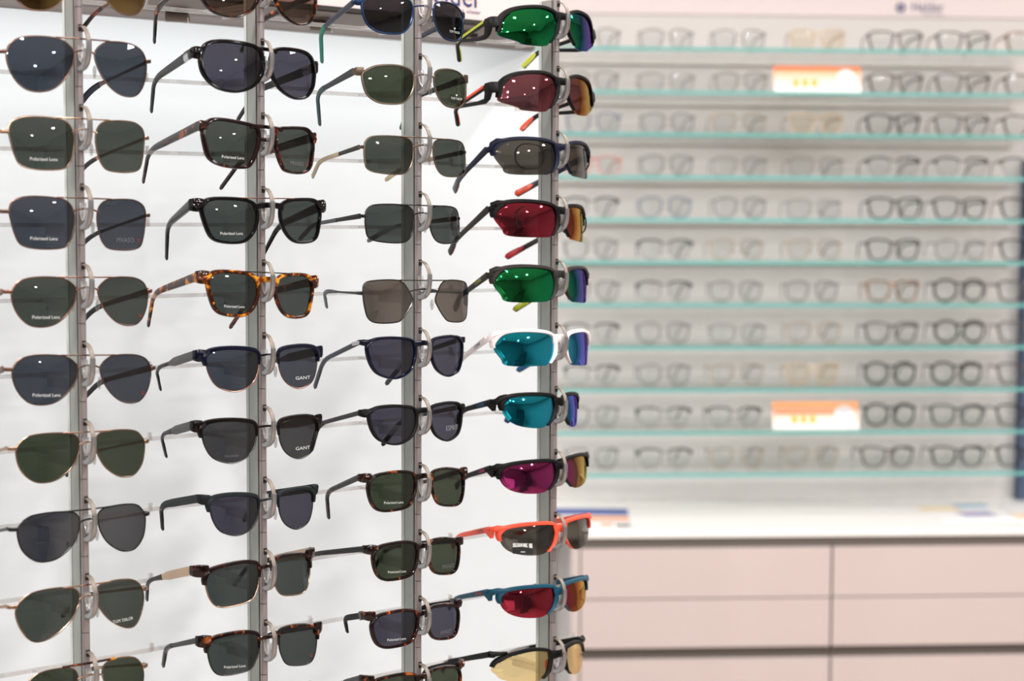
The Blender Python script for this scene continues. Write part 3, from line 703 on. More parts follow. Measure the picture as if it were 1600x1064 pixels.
SPEC = {
(0,0): S('metal','brown_metal','lens_gold_mirror','brown_metal','brown rimmed sunglasses with gold mirrored lenses, cut off at the frame edge', 'tortoise_dark'),
(0,1): S('metal','brown_metal','lens_navy_mirror','brown_metal','silver brown aviator sunglasses with blue sheen lenses and thick navy temple tips','navy_acetate', bar=1, tiph=(4.6,7)),
(0,2): S('metal','gold_metal','lens_g15','gold_metal','gold square pilot sunglasses with grey green polarized lenses and tortoiseshell tips','tortoise_dark', bar=1, L=PL),
(0,3): S('metal','brown_metal','lens_bluegrey','gun_metal','silver square pilot sunglasses with slate blue polarized lenses','black_acetate', bar=1, L=PL, Rt=MV, dot=1),
(0,4): S('metal','copper_metal','lens_g15','brown_metal','copper aviator sunglasses with grey green polarized lenses and black tips','black_acetate', bar=1, L=PL, dot=1, th=(5.2,4.2)),
(0,5): S('metal','brown_metal','lens_bluegrey','brown_metal','brown aviator sunglasses with slate blue polarized lenses and wide dark temples','black_acetate', bar=1, L=PL, dot=1, th=(5.6,4.4)),
(0,6): S('metal','gold_metal','lens_green','gold_metal','gold rounded pilot sunglasses with deep green lenses, no lens print','black_acetate', bar=1),
(0,7): S('metal','black_metal','lens_bluegrey_mirror','gun_metal','black rimmed pilot sunglasses with blue grey mirrored lenses','black_acetate', bar=1),
(0,8): S('metal','gold_metal','lens_g15','gold_metal','gold teardrop aviator sunglasses with green lenses and a small white brand print','tortoise_dark', bar=1, Rt=('TOM TAILOR',.50,.19,.42,'print_white')),
(0,9): S('metal','gold_metal','lens_green','gold_metal','gold aviator sunglasses with tortoiseshell brow bar, lenses cut off by the frame edge','tortoise_amber', bar=1, barm='tortoise_amber'),
(1,0): S('acet','tortoise_dark','lens_brown','tortoise_dark','dark tortoiseshell sunglasses with pale brown gradient lenses, uppermost on the second post', wt=2.7, ws=2.9, wb=1.6, wn=3.2, dbl=1),
(1,1): S('acet','black_acetate','lens_violet','graphite','black thick rimmed aviator sunglasses with violet grey lenses and silver temple inlay', wt=2.7, ws=2.9, wb=1.6, wn=3.2, dbl=1, eh=(11,9), th=(8.5,6.5,4), inlay='silver_metal'),
(1,2): S('acet','tortoise_red','lens_g15','tortoise_dark','reddish tortoiseshell square sunglasses with double bridge and green polarized lenses', wt=2.4, ws=3.0, wb=1.8, wn=3.0, dbl=1, th=(8,6.5,4), L=PL, Rt=MV, dot=1),
(1,3): S('acet','black_acetate','lens_greygreen','black_acetate','glossy black square sunglasses with three silver rivets and green grey lenses', wt=2.5, ws=2.6, wb=1.9, wn=2.6, rivet=1, bar=1, barm='copper_metal', eh=(12,10), th=(8.5,6,4), L=PL),
(1,4): S('acet','tortoise_amber','lens_greygreen','tortoise_amber','amber tortoiseshell square sunglasses with three silver rivets, brightest spotted pair', wt=2.5, ws=2.8, wb=2.0, wn=2.8, rivet=1, bar=1, barm='black_metal', eh=(12,10), th=(8,6,4), L=PL),
(1,5): S('brow','navy_acetate','lens_bluegrey','grey_plate','navy browline sunglasses with copper lower rims and wide grey metal temples','black_acetate', low='copper_metal', plate=1, Rt=GA),
(1,6): S('brow','brown_black','lens_grey','grey_plate','black brown browline sunglasses with neutral grey lenses and wide grey temples','black_acetate', low='gun_metal', plate=1, Rt=GA, L=('POLARIZED',.5,.17,.26,'print_faint')),
(1,7): S('brow','petrol_black','lens_violet','petrol_black','matte petrol black browline sunglasses with swept tapering temples', None, low='black_metal', eh=(9,7.5), th=(7.5,7.5,4.5)),
(1,8): S('brow','tortoise_red','lens_greygreen','gold_plate','tortoiseshell browline sunglasses with wide pale gold metal temples','black_acetate', low='gold_metal', plate=1, bw=2.6),
(1,9): S('brow','tortoise_dark','lens_greygreen','graphite','dark brown browline sunglasses with black lower rims, lowest on the second post','black_acetate', low='black_metal', L=PL, dot=1, th=(5,4,4), bw=2.6),
(2,0): S('metal','blue_metal','lens_dark','slate_plastic','blue metal sunglasses with near black lenses and teal green temple tips','teal_plastic', r=1.0, eh=(6,4), th=(6,5), Rt=TT, heart=1),
(2,1): S('metal','bronze_metal','lens_green','graphite','bronze metal sunglasses with dark green lenses and ribbed grey temples','dark_teal', r=.9, eh=(8,6), th=(7,5), Rt=TT, heart=1),
(2,2): S('metal','bronze_metal','lens_g15','black_metal','thin gold brown rectangular sunglasses with ornate black hinges and beige temples','beige_plastic', bar=1, th=(4.5,3.6), tipat=.42),
(2,3): S('metal','black_metal','lens_greygreen','black_metal','thin black rectangular pilot sunglasses with mirror grey lenses and ornate temples','grey_plastic', bar=1, th=(5,3.2), tipat=.42),
(2,4): S('metal','gun_metal','lens_brown_mirror','gun_metal','thin gunmetal hexagonal sunglasses with light brown lenses','grey_plastic', bar=1, th=(2.4,1.8)),
(2,5): S('acet','navy_acetate','lens_violet','slate_plastic','slim navy blue sunglasses with violet lenses and silver hinges', wt=2.1, ws=2.1, wb=1.3, wn=2.2, eh=(6,4.5), th=(4.6,4.2,4.6), hinge='silver_metal'),
(2,6): S('acet','black_rubber','lens_violet','graphite','slim matte black sunglasses with violet lenses and a small pale brand print','black_rubber', wt=2.2, ws=2.3, wb=1.3, wn=2.2, eh=(8,6), th=(4.4,4), Rt=('ESPRIT',.62,.33,.40,'print_grey')),
(2,7): S('acet','tortoise_dark','lens_green','tortoise_dark','dark tortoiseshell rectangular sunglasses with silver pin hinges and olive green lenses', wt=2.0, ws=2.2, wb=1.7, wn=2.2, eh=(9,7), th=(5.6,5,4.4), L=PL, pin=1),
(2,8): S('acet','tortoise_dark','lens_green','brown_black','spotted tortoiseshell rectangular sunglasses with flat brown black metal temples', wt=2.1, ws=2.3, wb=1.9, wn=2.4, eh=(9,7), th=(5.6,5,4), L=PL, Rt=('MVASO',.58,.2,.4,'print_faint')),
(2,9): S('acet','tortoise_red','lens_violet','black_rubber','tortoiseshell rectangular sunglasses with violet grey lenses and short black temples', wt=2.2, ws=2.5, wb=1.9, wn=2.5, eh=(9,7), th=(6,6,4), L=PL, Rt=MV, inlay='grey_plate'),
(2,10): S('acet','tortoise_dark','lens_green','black_acetate','black tortoiseshell sunglasses cut off by the frame edge, lowest on the third post', wt=2.2, ws=2.5, wb=1.9, wn=2.5, eh=(9,7), th=(6,6,4)),
(3,0): S('sport','black_rubber','mirror_green','black_rubber','black sports sunglasses with green mirrored lenses and lime cut-out temples', cut='lime_plastic', rtip='lime_plastic'),
(3,1): S('sport','black_rubber','mirror_red_soft','black_rubber','black sports sunglasses with dull red mirrored lenses and orange cut-out temples', cut='orange_plastic', rtip='orange_plastic'),
(3,2): S('sport','navy_rubber','lens_smoke','navy_rubber','navy blue sports sunglasses with smoky clear grey lenses', 'slate_plastic', rtip='orange_plastic', clip=1, notch=1),
(3,3): S('sport','black_rubber','mirror_red','dark_grey_rubber','black sports sunglasses with red mirrored lenses holding an inner clip', None, rtip='red_plastic', clip=1, notch=1),
(3,4): S('sport','dark_grey_rubber','mirror_green','dark_grey_rubber','charcoal grey sports sunglasses with green mirrored lenses and lime lettering', None, rtip='lime_plastic', notch=1, brand='lime_plastic'),
(3,5): S('sport','white_plastic','mirror_cyan','white_plastic','white sports sunglasses with cyan mirrored lenses', None, rtip='blue_plastic', notch=1, brand='navy_blue_plastic'),
(3,6): S('sport','black_rubber','mirror_cyan','black_rubber','black sports sunglasses with cyan blue mirrored lenses', None, rtip='navy_blue_plastic', brand='blue_plastic'),
(3,7): S('sport','black_rubber','mirror_pink','black_rubber','black sports sunglasses with pink magenta mirrored lenses', None, brand='pink_print'),
(3,8): S('sport','coral_plastic','lens_smoke','coral_plastic','coral orange sports sunglasses with dark lenses and a black white sticker', None, brand='print_faint', sticker=1),
(3,9): S('sport','petrol_plastic','mirror_red','petrol_plastic','petrol blue sports sunglasses with crimson mirrored lenses', None, brand='red_plastic'),
(3,10): S('sport','black_rubber','lens_amber','black_rubber','black sports sunglasses with see-through amber lenses and red nose pads', None, pads='red_plastic'),
}
def loft(P, hs, ts, mb): return mb.sweep(P, hs, ts)
def eyewear(root, fam, R, dims, T, s, tilt=TILT, n=5, bulge=1.2):
    sh = Shape(fam, R, dims, tilt, n); N = len(sh.p); style = s['st']; H = sh.v1 - sh.v0; W = sh.u1 - sh.u0
    if T is None:
        uo = sh.u0 - 4.6; vh = sh.v(.70); yb = sh.y(uo, vh) + 82; vb = vh - 17; vt = vh - 40; yt = yb + 28
    else:
        uo, vh, nh, vb, nb_, vt, nt_ = T; yb, yt = -nb_, -nt_
    k = 1.5 if style == 'sport' else 1.0
    if fam in ('sportc', 'sportd'): vh += 1.2
    y0 = sh.y(uo, vh)
    hinge = (uo, y0 + 5, vh); bend = (uo + 9 * k, yb, vb); tipp = (uo + 17 * k, yt, vt)
    # lenses
    lm = MB(); sh.lens(2.0 if style == 'sport' else bulge, lm)
    me = lm.mesh('lens', s['lm'], 60, .001); lensL = link('lens', me, root)
    lensR = link('lens', lm.mirrored().mesh('lens', s['lm'], 60, .001), root)
    fr = MB(); allidx = list(range(N)); ctr = MB()
    ex = sh.outer(min(.80, max(.1, (vh - sh.v0) / H)))
    if style == 'metal':
        r = s.get('r', .62); sh.wire(allidx, r, True, fr)
        eh = s.get('eh', (3.2, 3.0))
        fr.sweep([(ex + .3, sh.y(ex, vh) + .2, vh), ((ex + uo) / 2, sh.y((ex + uo) / 2, vh) - .3, vh), (uo, y0 + .6, vh), (uo, y0 + 3.4, vh), (uo, y0 + 6.5, vh)], [eh[0], eh[0], eh[0], eh[1], eh[1]], [1.6, 1.7, 1.9, 1.7, 1.5])
        nx = sh.nasal(.74); v = sh.v(.74); a = abs(nx)
        ctr.sweep([(x * a, sh.y(x * a, v) - 1.2 * (1 - abs(x)), v + 2.2 * (1 - x * x)) for x in np.linspace(-1.06, 1.06, 11)], 1.5, 1.4, side=(0, 1, 0))
        if s.get('bar') and not s.get('barm'):
            bx = -(sh.u0 + W * .72); bv = sh.v(.985)
            ctr.sweep([(x, sh.y(x, bv) - .6, bv + .5) for x in np.linspace(-bx, bx, 13)], 1.3, 1.2, side=(0, 1, 0))
    elif style == 'acet':
        wt, ws, wb, wn = s['wt'], s['ws'], s['wb'], s['wn']
        ww = [max(.6, (wt if b > 0 else wb) * b * b + (wn if a > 0 else ws) * a * a) for a, b in sh.n]
        sh.band(allidx, ww, -1.9, 2.0, True, fr)
        eh = s.get('eh', (10, 8))
        ve = min(vh, sh.v1 + wt - eh[0] / 2)
        fr.sweep([(ex + .4, sh.y(ex, ve) + .2, ve), (ex - ws, sh.y(ex - ws, ve) + .2, ve), ((ex - ws + uo) / 2 - .5, sh.y(uo, ve) - .2, (ve + vh) / 2), (uo, y0 + 1.4, vh), (uo, y0 + 5.5, vh)],
                 [eh[0] * .9, eh[0], eh[0], (eh[0] + eh[1]) / 2, eh[1]], [3.6, 3.8, 3.8, 3.6, 3.2])
        if fam != 'chunky':         # the top corner of the rim runs on into the hinge block
            pts = [(sh.u0 + W * .22, sh.v(sh.top(.22)) + wt * .4, wt * .8), (sh.u0 + W * .10, sh.v(sh.top(.10)) + wt * .35, wt * 1.1), (sh.u0 - .3 * ws, (sh.v(sh.top(.05)) + ve) / 2 + .2, eh[0] * .75), ((sh.u0 - ws + uo) / 2, (ve + vh) / 2 + .3, eh[0] * .9), (uo + .3, vh, eh[0] * .85)]
            fr.sweep([(a, sh.y(a, b) + .1, b) for a, b, c in pts] + [(uo, y0 + 3.2, vh)], [c for a, b, c in pts] + [eh[1]], [3.4, 3.6, 3.8, 3.9, 3.7, 3.3])
        for tt, hh in (((.93, 3.2), (.64, 3.6)) if s.get('dbl') else ((.84, 5.0),)):
            a = abs(sh.nasal(tt)) + .8; v = sh.v(tt)
            ctr.sweep([(x * a, sh.y(x * a, v) - .8 * (1 - abs(x)) + .1, v + (.6 if s.get('dbl') else 1.4) * (1 - x * x)) for x in np.linspace(-1, 1, 9)],
                      [hh * (1 + .35 * abs(x) ** 3) for x in np.linspace(-1, 1, 9)], 3.4, side=(0, 1, 0))
    elif style == 'brow':
        idx = sh.arc(.56, .60); m = len(idx); bw = s.get('bw', 3.0); ww = []
        for j, i in enumerate(idx):
            f = j / (m - 1); a, b = sh.n[i]
            w_ = bw * b * b * (b > 0) + (5.0 if a < 0 else 2.0) * a * a
            ww.append(max(.8, w_ * min(1, .45 + 3 * f) * min(1, .3 + 4 * (1 - f))))
        sh.band(idx, ww, -2.0, 2.2, False, fr)
        eh = s.get('eh', (11, 8.5)); ve = min(vh, sh.v1 + 2 - eh[0] / 2); vh = min(vh, ve + .6); hinge = (uo, y0 + 5, vh)
        fr.sweep([(ex + .6, sh.y(ex, ve) + .2, ve), (ex - 3.5, sh.y(ex - 3.5, ve) + .1, ve), ((ex - 3.5 + uo) / 2 - .5, sh.y(uo, ve) - .1, (ve + vh) / 2), (uo, y0 + 1.4, vh), (uo, y0 + 5.5, vh)],
                 [eh[0] * .9, eh[0], eh[0], (eh[0] + eh[1]) / 2, eh[1]], [3.8, 4, 4, 3.8, 3.0])
        tt = .82; a = abs(sh.nasal(tt)) + .8; v = sh.v(tt)
        wide = fam == 'rect'
        ctr.sweep([(x * a, sh.y(x * a, v) - .8 * (1 - abs(x)), v + 1.2 * (1 - x * x)) for x in np.linspace(-1, 1, 9)], 3.4 if wide else 2.0, 2.6 if wide else 1.8, side=(0, 1, 0))
        lo = MB(); sh.wire(allidx, .6, True, lo)
        for q in (lo, lo.mirrored()): part('lower_rim', q, s['low'], root, 60)
    else:
        idx = sh.arc(.46 if fam in ('sportb',) else .30 if fam == 'sporta' else .5, .10); m = len(idx); ww = []
        for j, i in enumerate(idx):
            f = j / (m - 1); a, b = sh.n[i]
            w_ = 2.9 * b * b * (b > 0) + (3.6 if a < 0 else 3.0) * a * a
            ww.append(max(1.0, w_ * min(1, .5 + 4 * f) * min(1, .35 + 5 * (1 - f))))
        sh.band(idx, ww, -2.6, 2.4, False, fr)
        # outer block that sweeps into the temple
        if fam == 'sporta': eh, ve = 11, sh.v(.60)
        elif fam == 'sportb': eh, ve = 7.0, sh.v(.80)
        else: eh, ve = 6.2, sh.v(.84)
        te = (ve - sh.v0) / H
        if fam in ('sportc', 'sportd', 'sportb'):      # fill between the brow and the hinge so the top line runs on
            pts = [(sh.u0 + W * .22, sh.v(.985)), (sh.u0 + W * .12, sh.v(.95)), (sh.u0 + W * .04, sh.v(.93)), (sh.u0 - 1.5, (sh.v(.92) + vh) / 2 + 1.2), (uo + .3, vh + .6)]
            fr.sweep([(a, sh.y(a, b) - .6, b) for a, b in pts] + [(uo, y0 + 3, vh)], [2.2, 3.6, 5.2, 6.0, 6.2, 6.2], [3.6, 4, 4, 4, 3.8, 3.2])
        if fam == 'sporta': fr.sweep([(sh.outer(te) + .8, sh.y(sh.u0, ve) + .2, ve), (sh.u0 - 1.2, sh.y(sh.u0 - 1.2, ve) - .4, ve * .9 + vh * .1), (uo + .4, y0 - 1.6, ve * .6 + vh * .4), (uo - .1, y0 + .6, ve * .35 + vh * .65), (uo, y0 + 3.0, ve * .1 + vh * .9), (uo, y0 + 7, vh)],
                 [eh * .75, eh * .95, eh, eh, eh * .98, eh * .95], [3.4, 4.0, 4.2, 4, 3.6, 3.0])
        if not s.get('cut') and not s.get('notch') and fam == 'sportc':
            nt = MB().prism([(y0 - .5, vh - 1), (y0 + 13, vh - 1.5), (y0 + 2.5, vh - 8.5), (y0, vh - 8.0)], -1.4, 1.4)
            nt.v = [(uo + z, x, y) for x, y, z in nt.v]; fr.merge(nt)
        tt = .80; a = abs(sh.nasal(tt)) + 1.5; v = sh.v(tt)
        ctr.sweep([(x * a, sh.y(x * a, v) - 1.2 * (1 - abs(x)), v + 1.2 * (1 - x * x)) for x in np.linspace(-1, 1, 9)], [7 + 3 * abs(x) for x in np.linspace(-1, 1, 9)], 4.0, side=(0, 1, 0))
    full = MB(); full.merge(fr); full.merge(fr.mirrored()); full.merge(ctr)
    ff = part('frame_front', full, s['fm'], root, 50)
    if s.get('barm'):
        bx = -(sh.u0 + W * .70); bv = sh.v(1.0) + (1.0 if style == 'metal' else 1.6)
        bb = MB().sweep([(x, sh.y(x, bv) - .8, bv) for x in np.linspace(-bx, bx, 13)], 1.9 if style == 'metal' else 1.1, 1.8 if style == 'metal' else 1.1, side=(0, 1, 0))
        part('brow_bar', bb, s['barm'], root, 60)
    # nose pads
    if style in ('metal', 'brow', 'sport'):
        pv = sh.v(.42 if style != 'sport' else .5); nx = sh.nasal(.42)
        for sg in (-1, 1):
            b = MB().ball((sg * (abs(nx) - 2.2), sh.y(nx, pv) + 4.5, pv), 1.3, 2.2, 5.2)
            part('nose_pad', b, s.get('pads', 'clear_plastic' if style != 'sport' else 'black_rubber'), root, 60)
    # temples
    th = s.get('th')
    if style == 'metal':
        a, b = (th or (2.8, 2.2))[:2]; tab = [(0, a), (.45, b), (.62, max(b, 3.4)), (.9, 4.4), (1, 4.2)]
        if s.get('tiph'): tab = [(0, a), (.45, b), (.6, s['tiph'][0]), (.9, s['tiph'][1]), (1, s['tiph'][1])]
        thick = 1.5
    elif style == 'sport':
        tab = [(0, dict(sporta=7, sportb=6.8).get(fam, 6.2)), (.2, 6), (.5, 5), (.75, 5.2), (1, 7)]; thick = 2.6
    elif s.get('plate'):
        tab = [(0, 8), (.44, 8), (.52, 3.2), (.7, 3.4), (1, 4)]; thick = 1.8
    else:
        a, b, c = (tuple(th or (7, 5.5, 4)) + (4,))[:3]; tab = [(0, a), (.5, b), (.68, (b + c) / 2), (.85, c), (1, c + .6)]; thick = 2.8
    tip = s.get('tip'); tat = s.get('tipat', .54 if s.get('plate') else .6)
    if s.get('cut'):
        hv = Vector(hinge)
        for sg in (0, 1):
            up = temple_path(hinge, bend, tipp)
            a = MB().sweep([p + Vector((0, 0, 2.2 * max(0, 1 - j / 8))) for j, p in enumerate(up)], [4.6, 4.4, 4.2, 4, 3.8, 3.8, 4, 4.2, 4.4, 4.6, 4.8, 5, 5, 5, 5, 5, 4][:len(up)], 2.6)
            lo = [Vector((uo, y0 + 2, vh - 3)), Vector((uo + .2, y0 + 4, vh - 8)), Vector((uo + .6, y0 + 7.5, vh - 11.8)), Vector((uo + 3, y0 + 20, vh - 13.0)), Vector((uo + 11.4, y0 + (yb - y0) * .86, vh + (vb - vh) * .9 - .5))]
            a.sweep(lo, [10, 9, 5.4, 4.0, 3.4], 2.6)
            o = part('temple', a.mirrored() if sg else a, s['tm'], root, 50)
            c = MB().sweep([p + Vector((-.9, 0, 3.4 * max(.25, 1 - j / 9))) for j, p in enumerate(up[1:10])], 2.6, 1.6)
            part('temple_inlay', c.mirrored() if sg else c, s['cut'], o, 50, label='coloured temple inlay')
        tl = [None, None]
        P = temple_path(hinge, bend, tipp)
    else:
        tl, P, F, hs = temples(root, hinge, bend, tipp, tab, thick, s['tm'], tip, tat)
    if s.get('rtip'):          # coloured flat pad on the inner side of the tip
        Q = P[-7:]
        for sg in (0, 1):
            c = MB().sweep([p + Vector((1.5, 0, 0)) for p in Q], [1.5, 4.4, 5.6, 6.2, 6.4, 5.0, 1.0], 1.6)
            part('tip_pad', c.mirrored() if sg else c, s['rtip'], root, 50, label='coloured temple tip pad')
    if s.get('inlay'):
        a = Vector(hinge); d = (Vector(bend) - a)
        for sg in (0, 1):
            c = MB().sweep([a + d * .06 + Vector((-.1, 0, 0)), a + d * .17 + Vector((-.1, 0, 0))], 8.6, 3.3)
            part('temple_inlay', c.mirrored() if sg else c, s['inlay'], root, 50, label='silver inlay')
    if s.get('hinge'):
        for sg in (0, 1):
            c = MB().sweep([(uo - .2, y0 + 3, vh), (uo - .1, y0 + 14, vh - 2)], 3.6, 3.4)
            part('hinge_plate', c.mirrored() if sg else c, s['hinge'], root, 50, label='silver hinge')
    if s.get('rivet') or s.get('pin'):
        rv = MB()
        pts = [(-1.2, 1.4), (1.2, 1.4), (0, -1.2)] if s.get('rivet') else [(-1.2, 0), (0, 0), (1.2, 0)]
        cx = (ex + uo) / 2 - .5
        for (a, b) in pts: rv.ball((cx + a, sh.y(cx, vh) - 2.1, vh + b + 1.5), .7, .45, .7)
        for q in (rv, rv.mirrored()): part('rivet', q, 'silver_metal', root, 60)
    # prints on the lenses
    lb = 1.2 if style != 'sport' else 2.0
    if s.get('L'): t, a, b, c, m_ = s['L']; put_text(lensL, sh, root, t, a, b, c, m_, -1, bulge=lb)
    if s.get('Rt'): t, a, b, c, m_ = s['Rt']; put_text(lensR, sh, root, t, a, b, c, m_, 1, hfac=.62 if t == 'GANT' else 1.0, bulge=lb)
    if s.get('Rt2'): t, a, b, c, m_ = s['Rt2']; put_text(lensR, sh, root, t, a, b, c, m_, 1, hfac=.7, bulge=lb)
    if s.get('heart'):
        cu, cv = -sh.u1 + W * .60, sh.v(.33)
        mb = MB().prism([(0, -1.1), (1.1, .1), (.9, .8), (.4, .9), (0, .6), (-.4, .9), (-.9, .8), (-1.1, .1)], 0, .15)
        mb.v = [(cu + x, sh.y(cu, cv) - lb - .5 + z, cv + y) for x, y, z in mb.v]
        part('logo_mark', mb, 'print_white', lensR)
    if s.get('dot'):
        cu, cv = -sh.u1 + W * .80, sh.v(.20)
        P2 = [(cu + 1.1 * math.cos(a), sh.y(cu, cv) - lb - .3, cv + 1.1 * math.sin(a)) for a in [2 * math.pi * i / 12 for i in range(12)]]
        part('logo_mark', MB().sweep(P2, .6, .3, side=(0, 1, 0), n=6, closed=True), 'print_red', lensR, label='small dark red ring')
    if s.get('brand'):
        V, F_ = text_mb('CEBE', height=3.0, width=13); a = Vector(hinge); d = (Vector(bend) - a); L_ = d.length; d /= L_
        upv = Vector((0, 0, 1)) - d * d.z; upv.normalize(); c0 = a + d * 17
        for sg in (0, 1):
            mb = MB(); mb.add([(c0 - d * (x if not sg else -x) + upv * z) + Vector((-1.75, 0, 0)) for x, z in V], F_)
            part('lettering', mb.mirrored() if sg else mb, s['brand'], tl[sg] or root)
    if s.get('sticker'):
        def onl(u, v, o=0): return (u, sh.y(u, v) - 2.3 - o, v)
        mb = MB(); x0, x1, z0, z1 = sh.u0 + W * .16, sh.u0 + W * .50, sh.v(.10), sh.v(.47)
        g = 5
        mb.add([onl(x0 + (x1 - x0) * i / g, z0 + (z1 - z0) * j - 1.2 * i / g) for i in range(g + 1) for j in (0, 1)], [(2 * i, 2 * i + 1, 2 * i + 3, 2 * i + 2) for i in range(g)])
        stk = part('sticker', mb, 'print_black', lensL, label='black and white price sticker')
        mb = MB(); wdt = x1 - x0
        mb.add([onl(x0 + .4, z1 - .5, .1), onl(x0 + wdt * .48, z1 - 1.1, .1), onl(x0 + wdt * .48, z1 - 4.2, .1), onl(x0 + .4, z1 - 4.6, .1)], [(0, 1, 2, 3)])
        mb.add([onl(x0 + wdt * .50, z1 - 1.1, .1), onl(x1 - .4, z1 - 1.7, .1), onl(x1 - .4, z1 - 6.2, .1), onl(x0 + wdt * .50, z1 - 4.3, .1)], [(0, 1, 2, 3)])
        mb.add([onl(x0 + wdt * .38, z0 + 1.2, .1), onl(x0 + wdt * .6, z0 + 1.0, .1), onl(x0 + wdt * .6, z0 + 1.8, .1), onl(x0 + wdt * .38, z0 + 2.0, .1)], [(0, 1, 2, 3)])
        part('sticker_print', mb, 'print_white', lensL)
        V, F_ = text_mb('Cat. 3', width=wdt * .24)
        mb = MB(); mb.add([onl(x0 + wdt * .25 + x, z1 - 2.0 + z - .02 * x, .2) for x, z in V], F_); part('lettering', mb, 'print_black', lensL)
        mb = MB(); mb.add([onl(x0 + wdt * .75 + 1.0 * math.cos(a), z1 - 2.9 + 1.0 * math.sin(a), .2) for a in [2 * math.pi * i / 14 for i in range(14)]], [tuple(range(14))]); part('sticker_dot', mb, 'print_black', lensL)
    if s.get('clip'):          # inner optical clip behind the sports lens
        c = sh.p.mean(0); mb = MB()
        Pc = [(c[0] + 3 + W * .33 * math.copysign(abs(math.cos(a)) ** .8, math.cos(a)), sh.y(c[0] + 3, c[1]) + 5, c[1] + .5 + H * .36 * math.copysign(abs(math.sin(a)) ** .8, math.sin(a))) for a in [2 * math.pi * i / 28 for i in range(28)]]
        mb.sweep(Pc, 1.2, 1.4, side=(0, 1, 0), n=6, closed=True)
        for q in (mb, mb.mirrored()): part('optical_clip', q, 'black_metal', root, 60)
    return root
for (c, r), (fam, R, dims, roll, yaw, cu, T) in DATA.items():
    s = SPEC[(c, r)]; px, py = POSTS[c]
    ya = math.radians(yaw); ro = math.radians(roll); EN = -EB
    eu = EU * math.cos(ya) - EN * math.sin(ya); en = EN * math.cos(ya) + EU * math.sin(ya)
    ez = Vector((0, 0, 1)); eu2 = eu * math.cos(ro) + ez * math.sin(ro); ev2 = ez * math.cos(ro) - eu * math.sin(ro)
    O = Vector((px, py, 1.6 + ZJ[c] - STEP * (r - 1))) + EN * .009 + eu2 * (cu * .001)
    t = thing('sunglasses', s['label'], 'sunglasses', frame_matrix(O, eu2, -en, ev2), 'sunglasses on the ' + PNAME[c])
    eyewear(t, fam, R, dims, T, s)

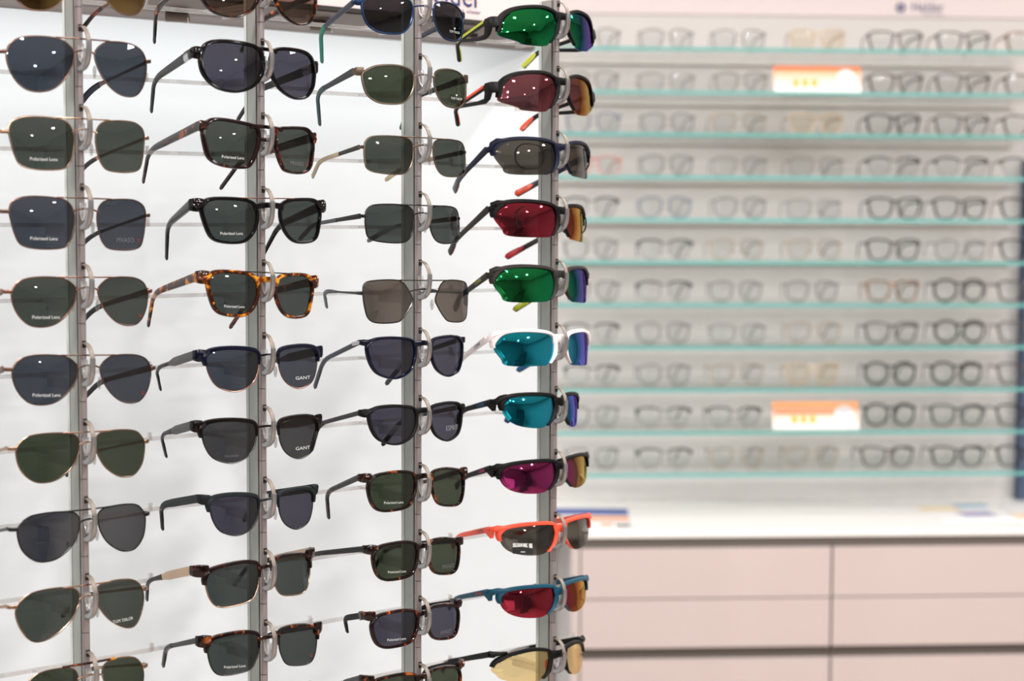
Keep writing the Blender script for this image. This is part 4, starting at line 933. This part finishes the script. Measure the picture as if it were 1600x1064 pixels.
# ------------------------------------------------------------------ eyeglasses on the shelves
def proto(fam, w, h, wt, ws, wb, mat, low=None, temple=None, lensm='demo_lens', kind='acet', r=.9):
    gap = 17.0; u0 = -(w + gap / 2); sd = dict(st=kind, fm=mat, lm=lensm, tm=temple or mat, wt=wt, ws=ws, wb=wb, wn=ws, eh=(7, 6), th=(6, 5, 5), low=low, r=r, tip=None)
    if kind == 'metal': sd.update(eh=(4, 4), th=(3.6, 3.2), tip=temple or mat)
    base = wb if kind == 'acet' else r
    dims = (u0, -gap / 2, base, base + h)
    vh = base + h * .84; uo = u0 - (5 if kind != 'metal' else 4); R = 190
    T = (uo, vh, -(uo * uo) / (2 * R), vh - 3, -96, 2.8, -128)
    return fam, R, dims, T, sd
P_ = dict(
 d=proto('wayfarer', 48, 42, 3.4, 4.2, 2.6, 'frame_charcoal'),
 k=proto('round', 45, 43, 4.4, 4.6, 4.2, 'frame_black'),
 s=proto('wayfarer', 48, 42, 3.2, 4.0, 2.8, 'frame_smoke', temple='frame_charcoal'),
 c=proto('wayfarer', 48, 43, 3.2, 4.0, 3.0, 'frame_beige', lensm='amber_demo_lens'),
 t=proto('wayfarer', 47, 42, 3.4, 4.2, 3.0, 'frame_tortoise'),
 p=proto('oval', 48, 40, 2.6, 3.0, 2.0, 'frame_pink'),
 n=proto('club', 48, 42, 3.4, 4.2, 1, 'frame_black', low='frame_steel', kind='brow'),
 m=proto('oval', 48, 44, 0, 0, 0, 'frame_steel', kind='metal', temple='frame_charcoal', r=1.3),
 b=proto('oval', 48, 44, 0, 0, 0, 'frame_blue_grey', kind='metal', temple='frame_blue_grey', r=1.6),
 g=proto('pilot', 50, 44, 0, 0, 0, 'frame_gold', kind='metal', temple='frame_charcoal', r=1.1),
 r=proto('metrect', 50, 41, 0, 0, 0, 'frame_steel', kind='metal', temple='frame_charcoal', r=.9),
)
LOOK = dict(d='thick charcoal eyeglasses', k='thick black round eyeglasses', s='smoky grey plastic eyeglasses', c='pale beige eyeglasses with tinted lenses', t='brown tortoiseshell eyeglasses',
            p='pale pink eyeglasses', n='black browline eyeglasses', m='thin steel rimmed eyeglasses', b='blue grey rimmed eyeglasses', g='thin gold rimmed eyeglasses', r='nearly rimless thin eyeglasses')
ROWS = ['mmmcsst', 'mrm.sss', 'bmgcdss', 'pmrrnnn', 'nbmrddd', 'mngGdmd', 'mnmmtks', 'nmrGsks', 'nmgckks', 'mnn.kdd', 'mnggsdd']
XS = [-.421, -.259, -.1, .07, .246, .4, .551]
POSW = ['first', 'second', 'third', 'fourth', 'fifth', 'sixth', 'seventh']
made = {}
def copy_tree(o, parent=None):
    c = o.copy(); COL.objects.link(c)
    if parent: c.parent = parent
    for ch in o.children: copy_tree(ch, c)
    return c
for r, row in enumerate(ROWS):
    n = 0
    for k, ch in enumerate(row):
        if ch == '.': continue
        ch = ch.lower(); n += 1
        lab = f'{LOOK[ch]}, {POSW[n - 1]} from the stand, {shelf_name(r)}'
        jx = random.uniform(-.004, .004)
        mtx = WALLM @ Matrix.Translation((XS[k] + jx, .075 + random.uniform(-.006, .006), SHELF_Z[r] + .0042)) @ Matrix.Rotation(math.radians(random.uniform(-2, 2)), 4, 'Z')
        if ch not in made:
            fam, R, dims, T, sd = P_[ch]
            t = thing('eyeglasses', lab, 'eyeglasses', mtx, 'eyeglasses on the ' + shelf_name(r))
            eyewear(t, fam, R, dims, T, sd, tilt=0.0, n=3, bulge=.8); made[ch] = t
        else:
            t = copy_tree(made[ch]); t.matrix_world = mtx; t['label'] = lab; t['group'] = 'eyeglasses on the ' + shelf_name(r)
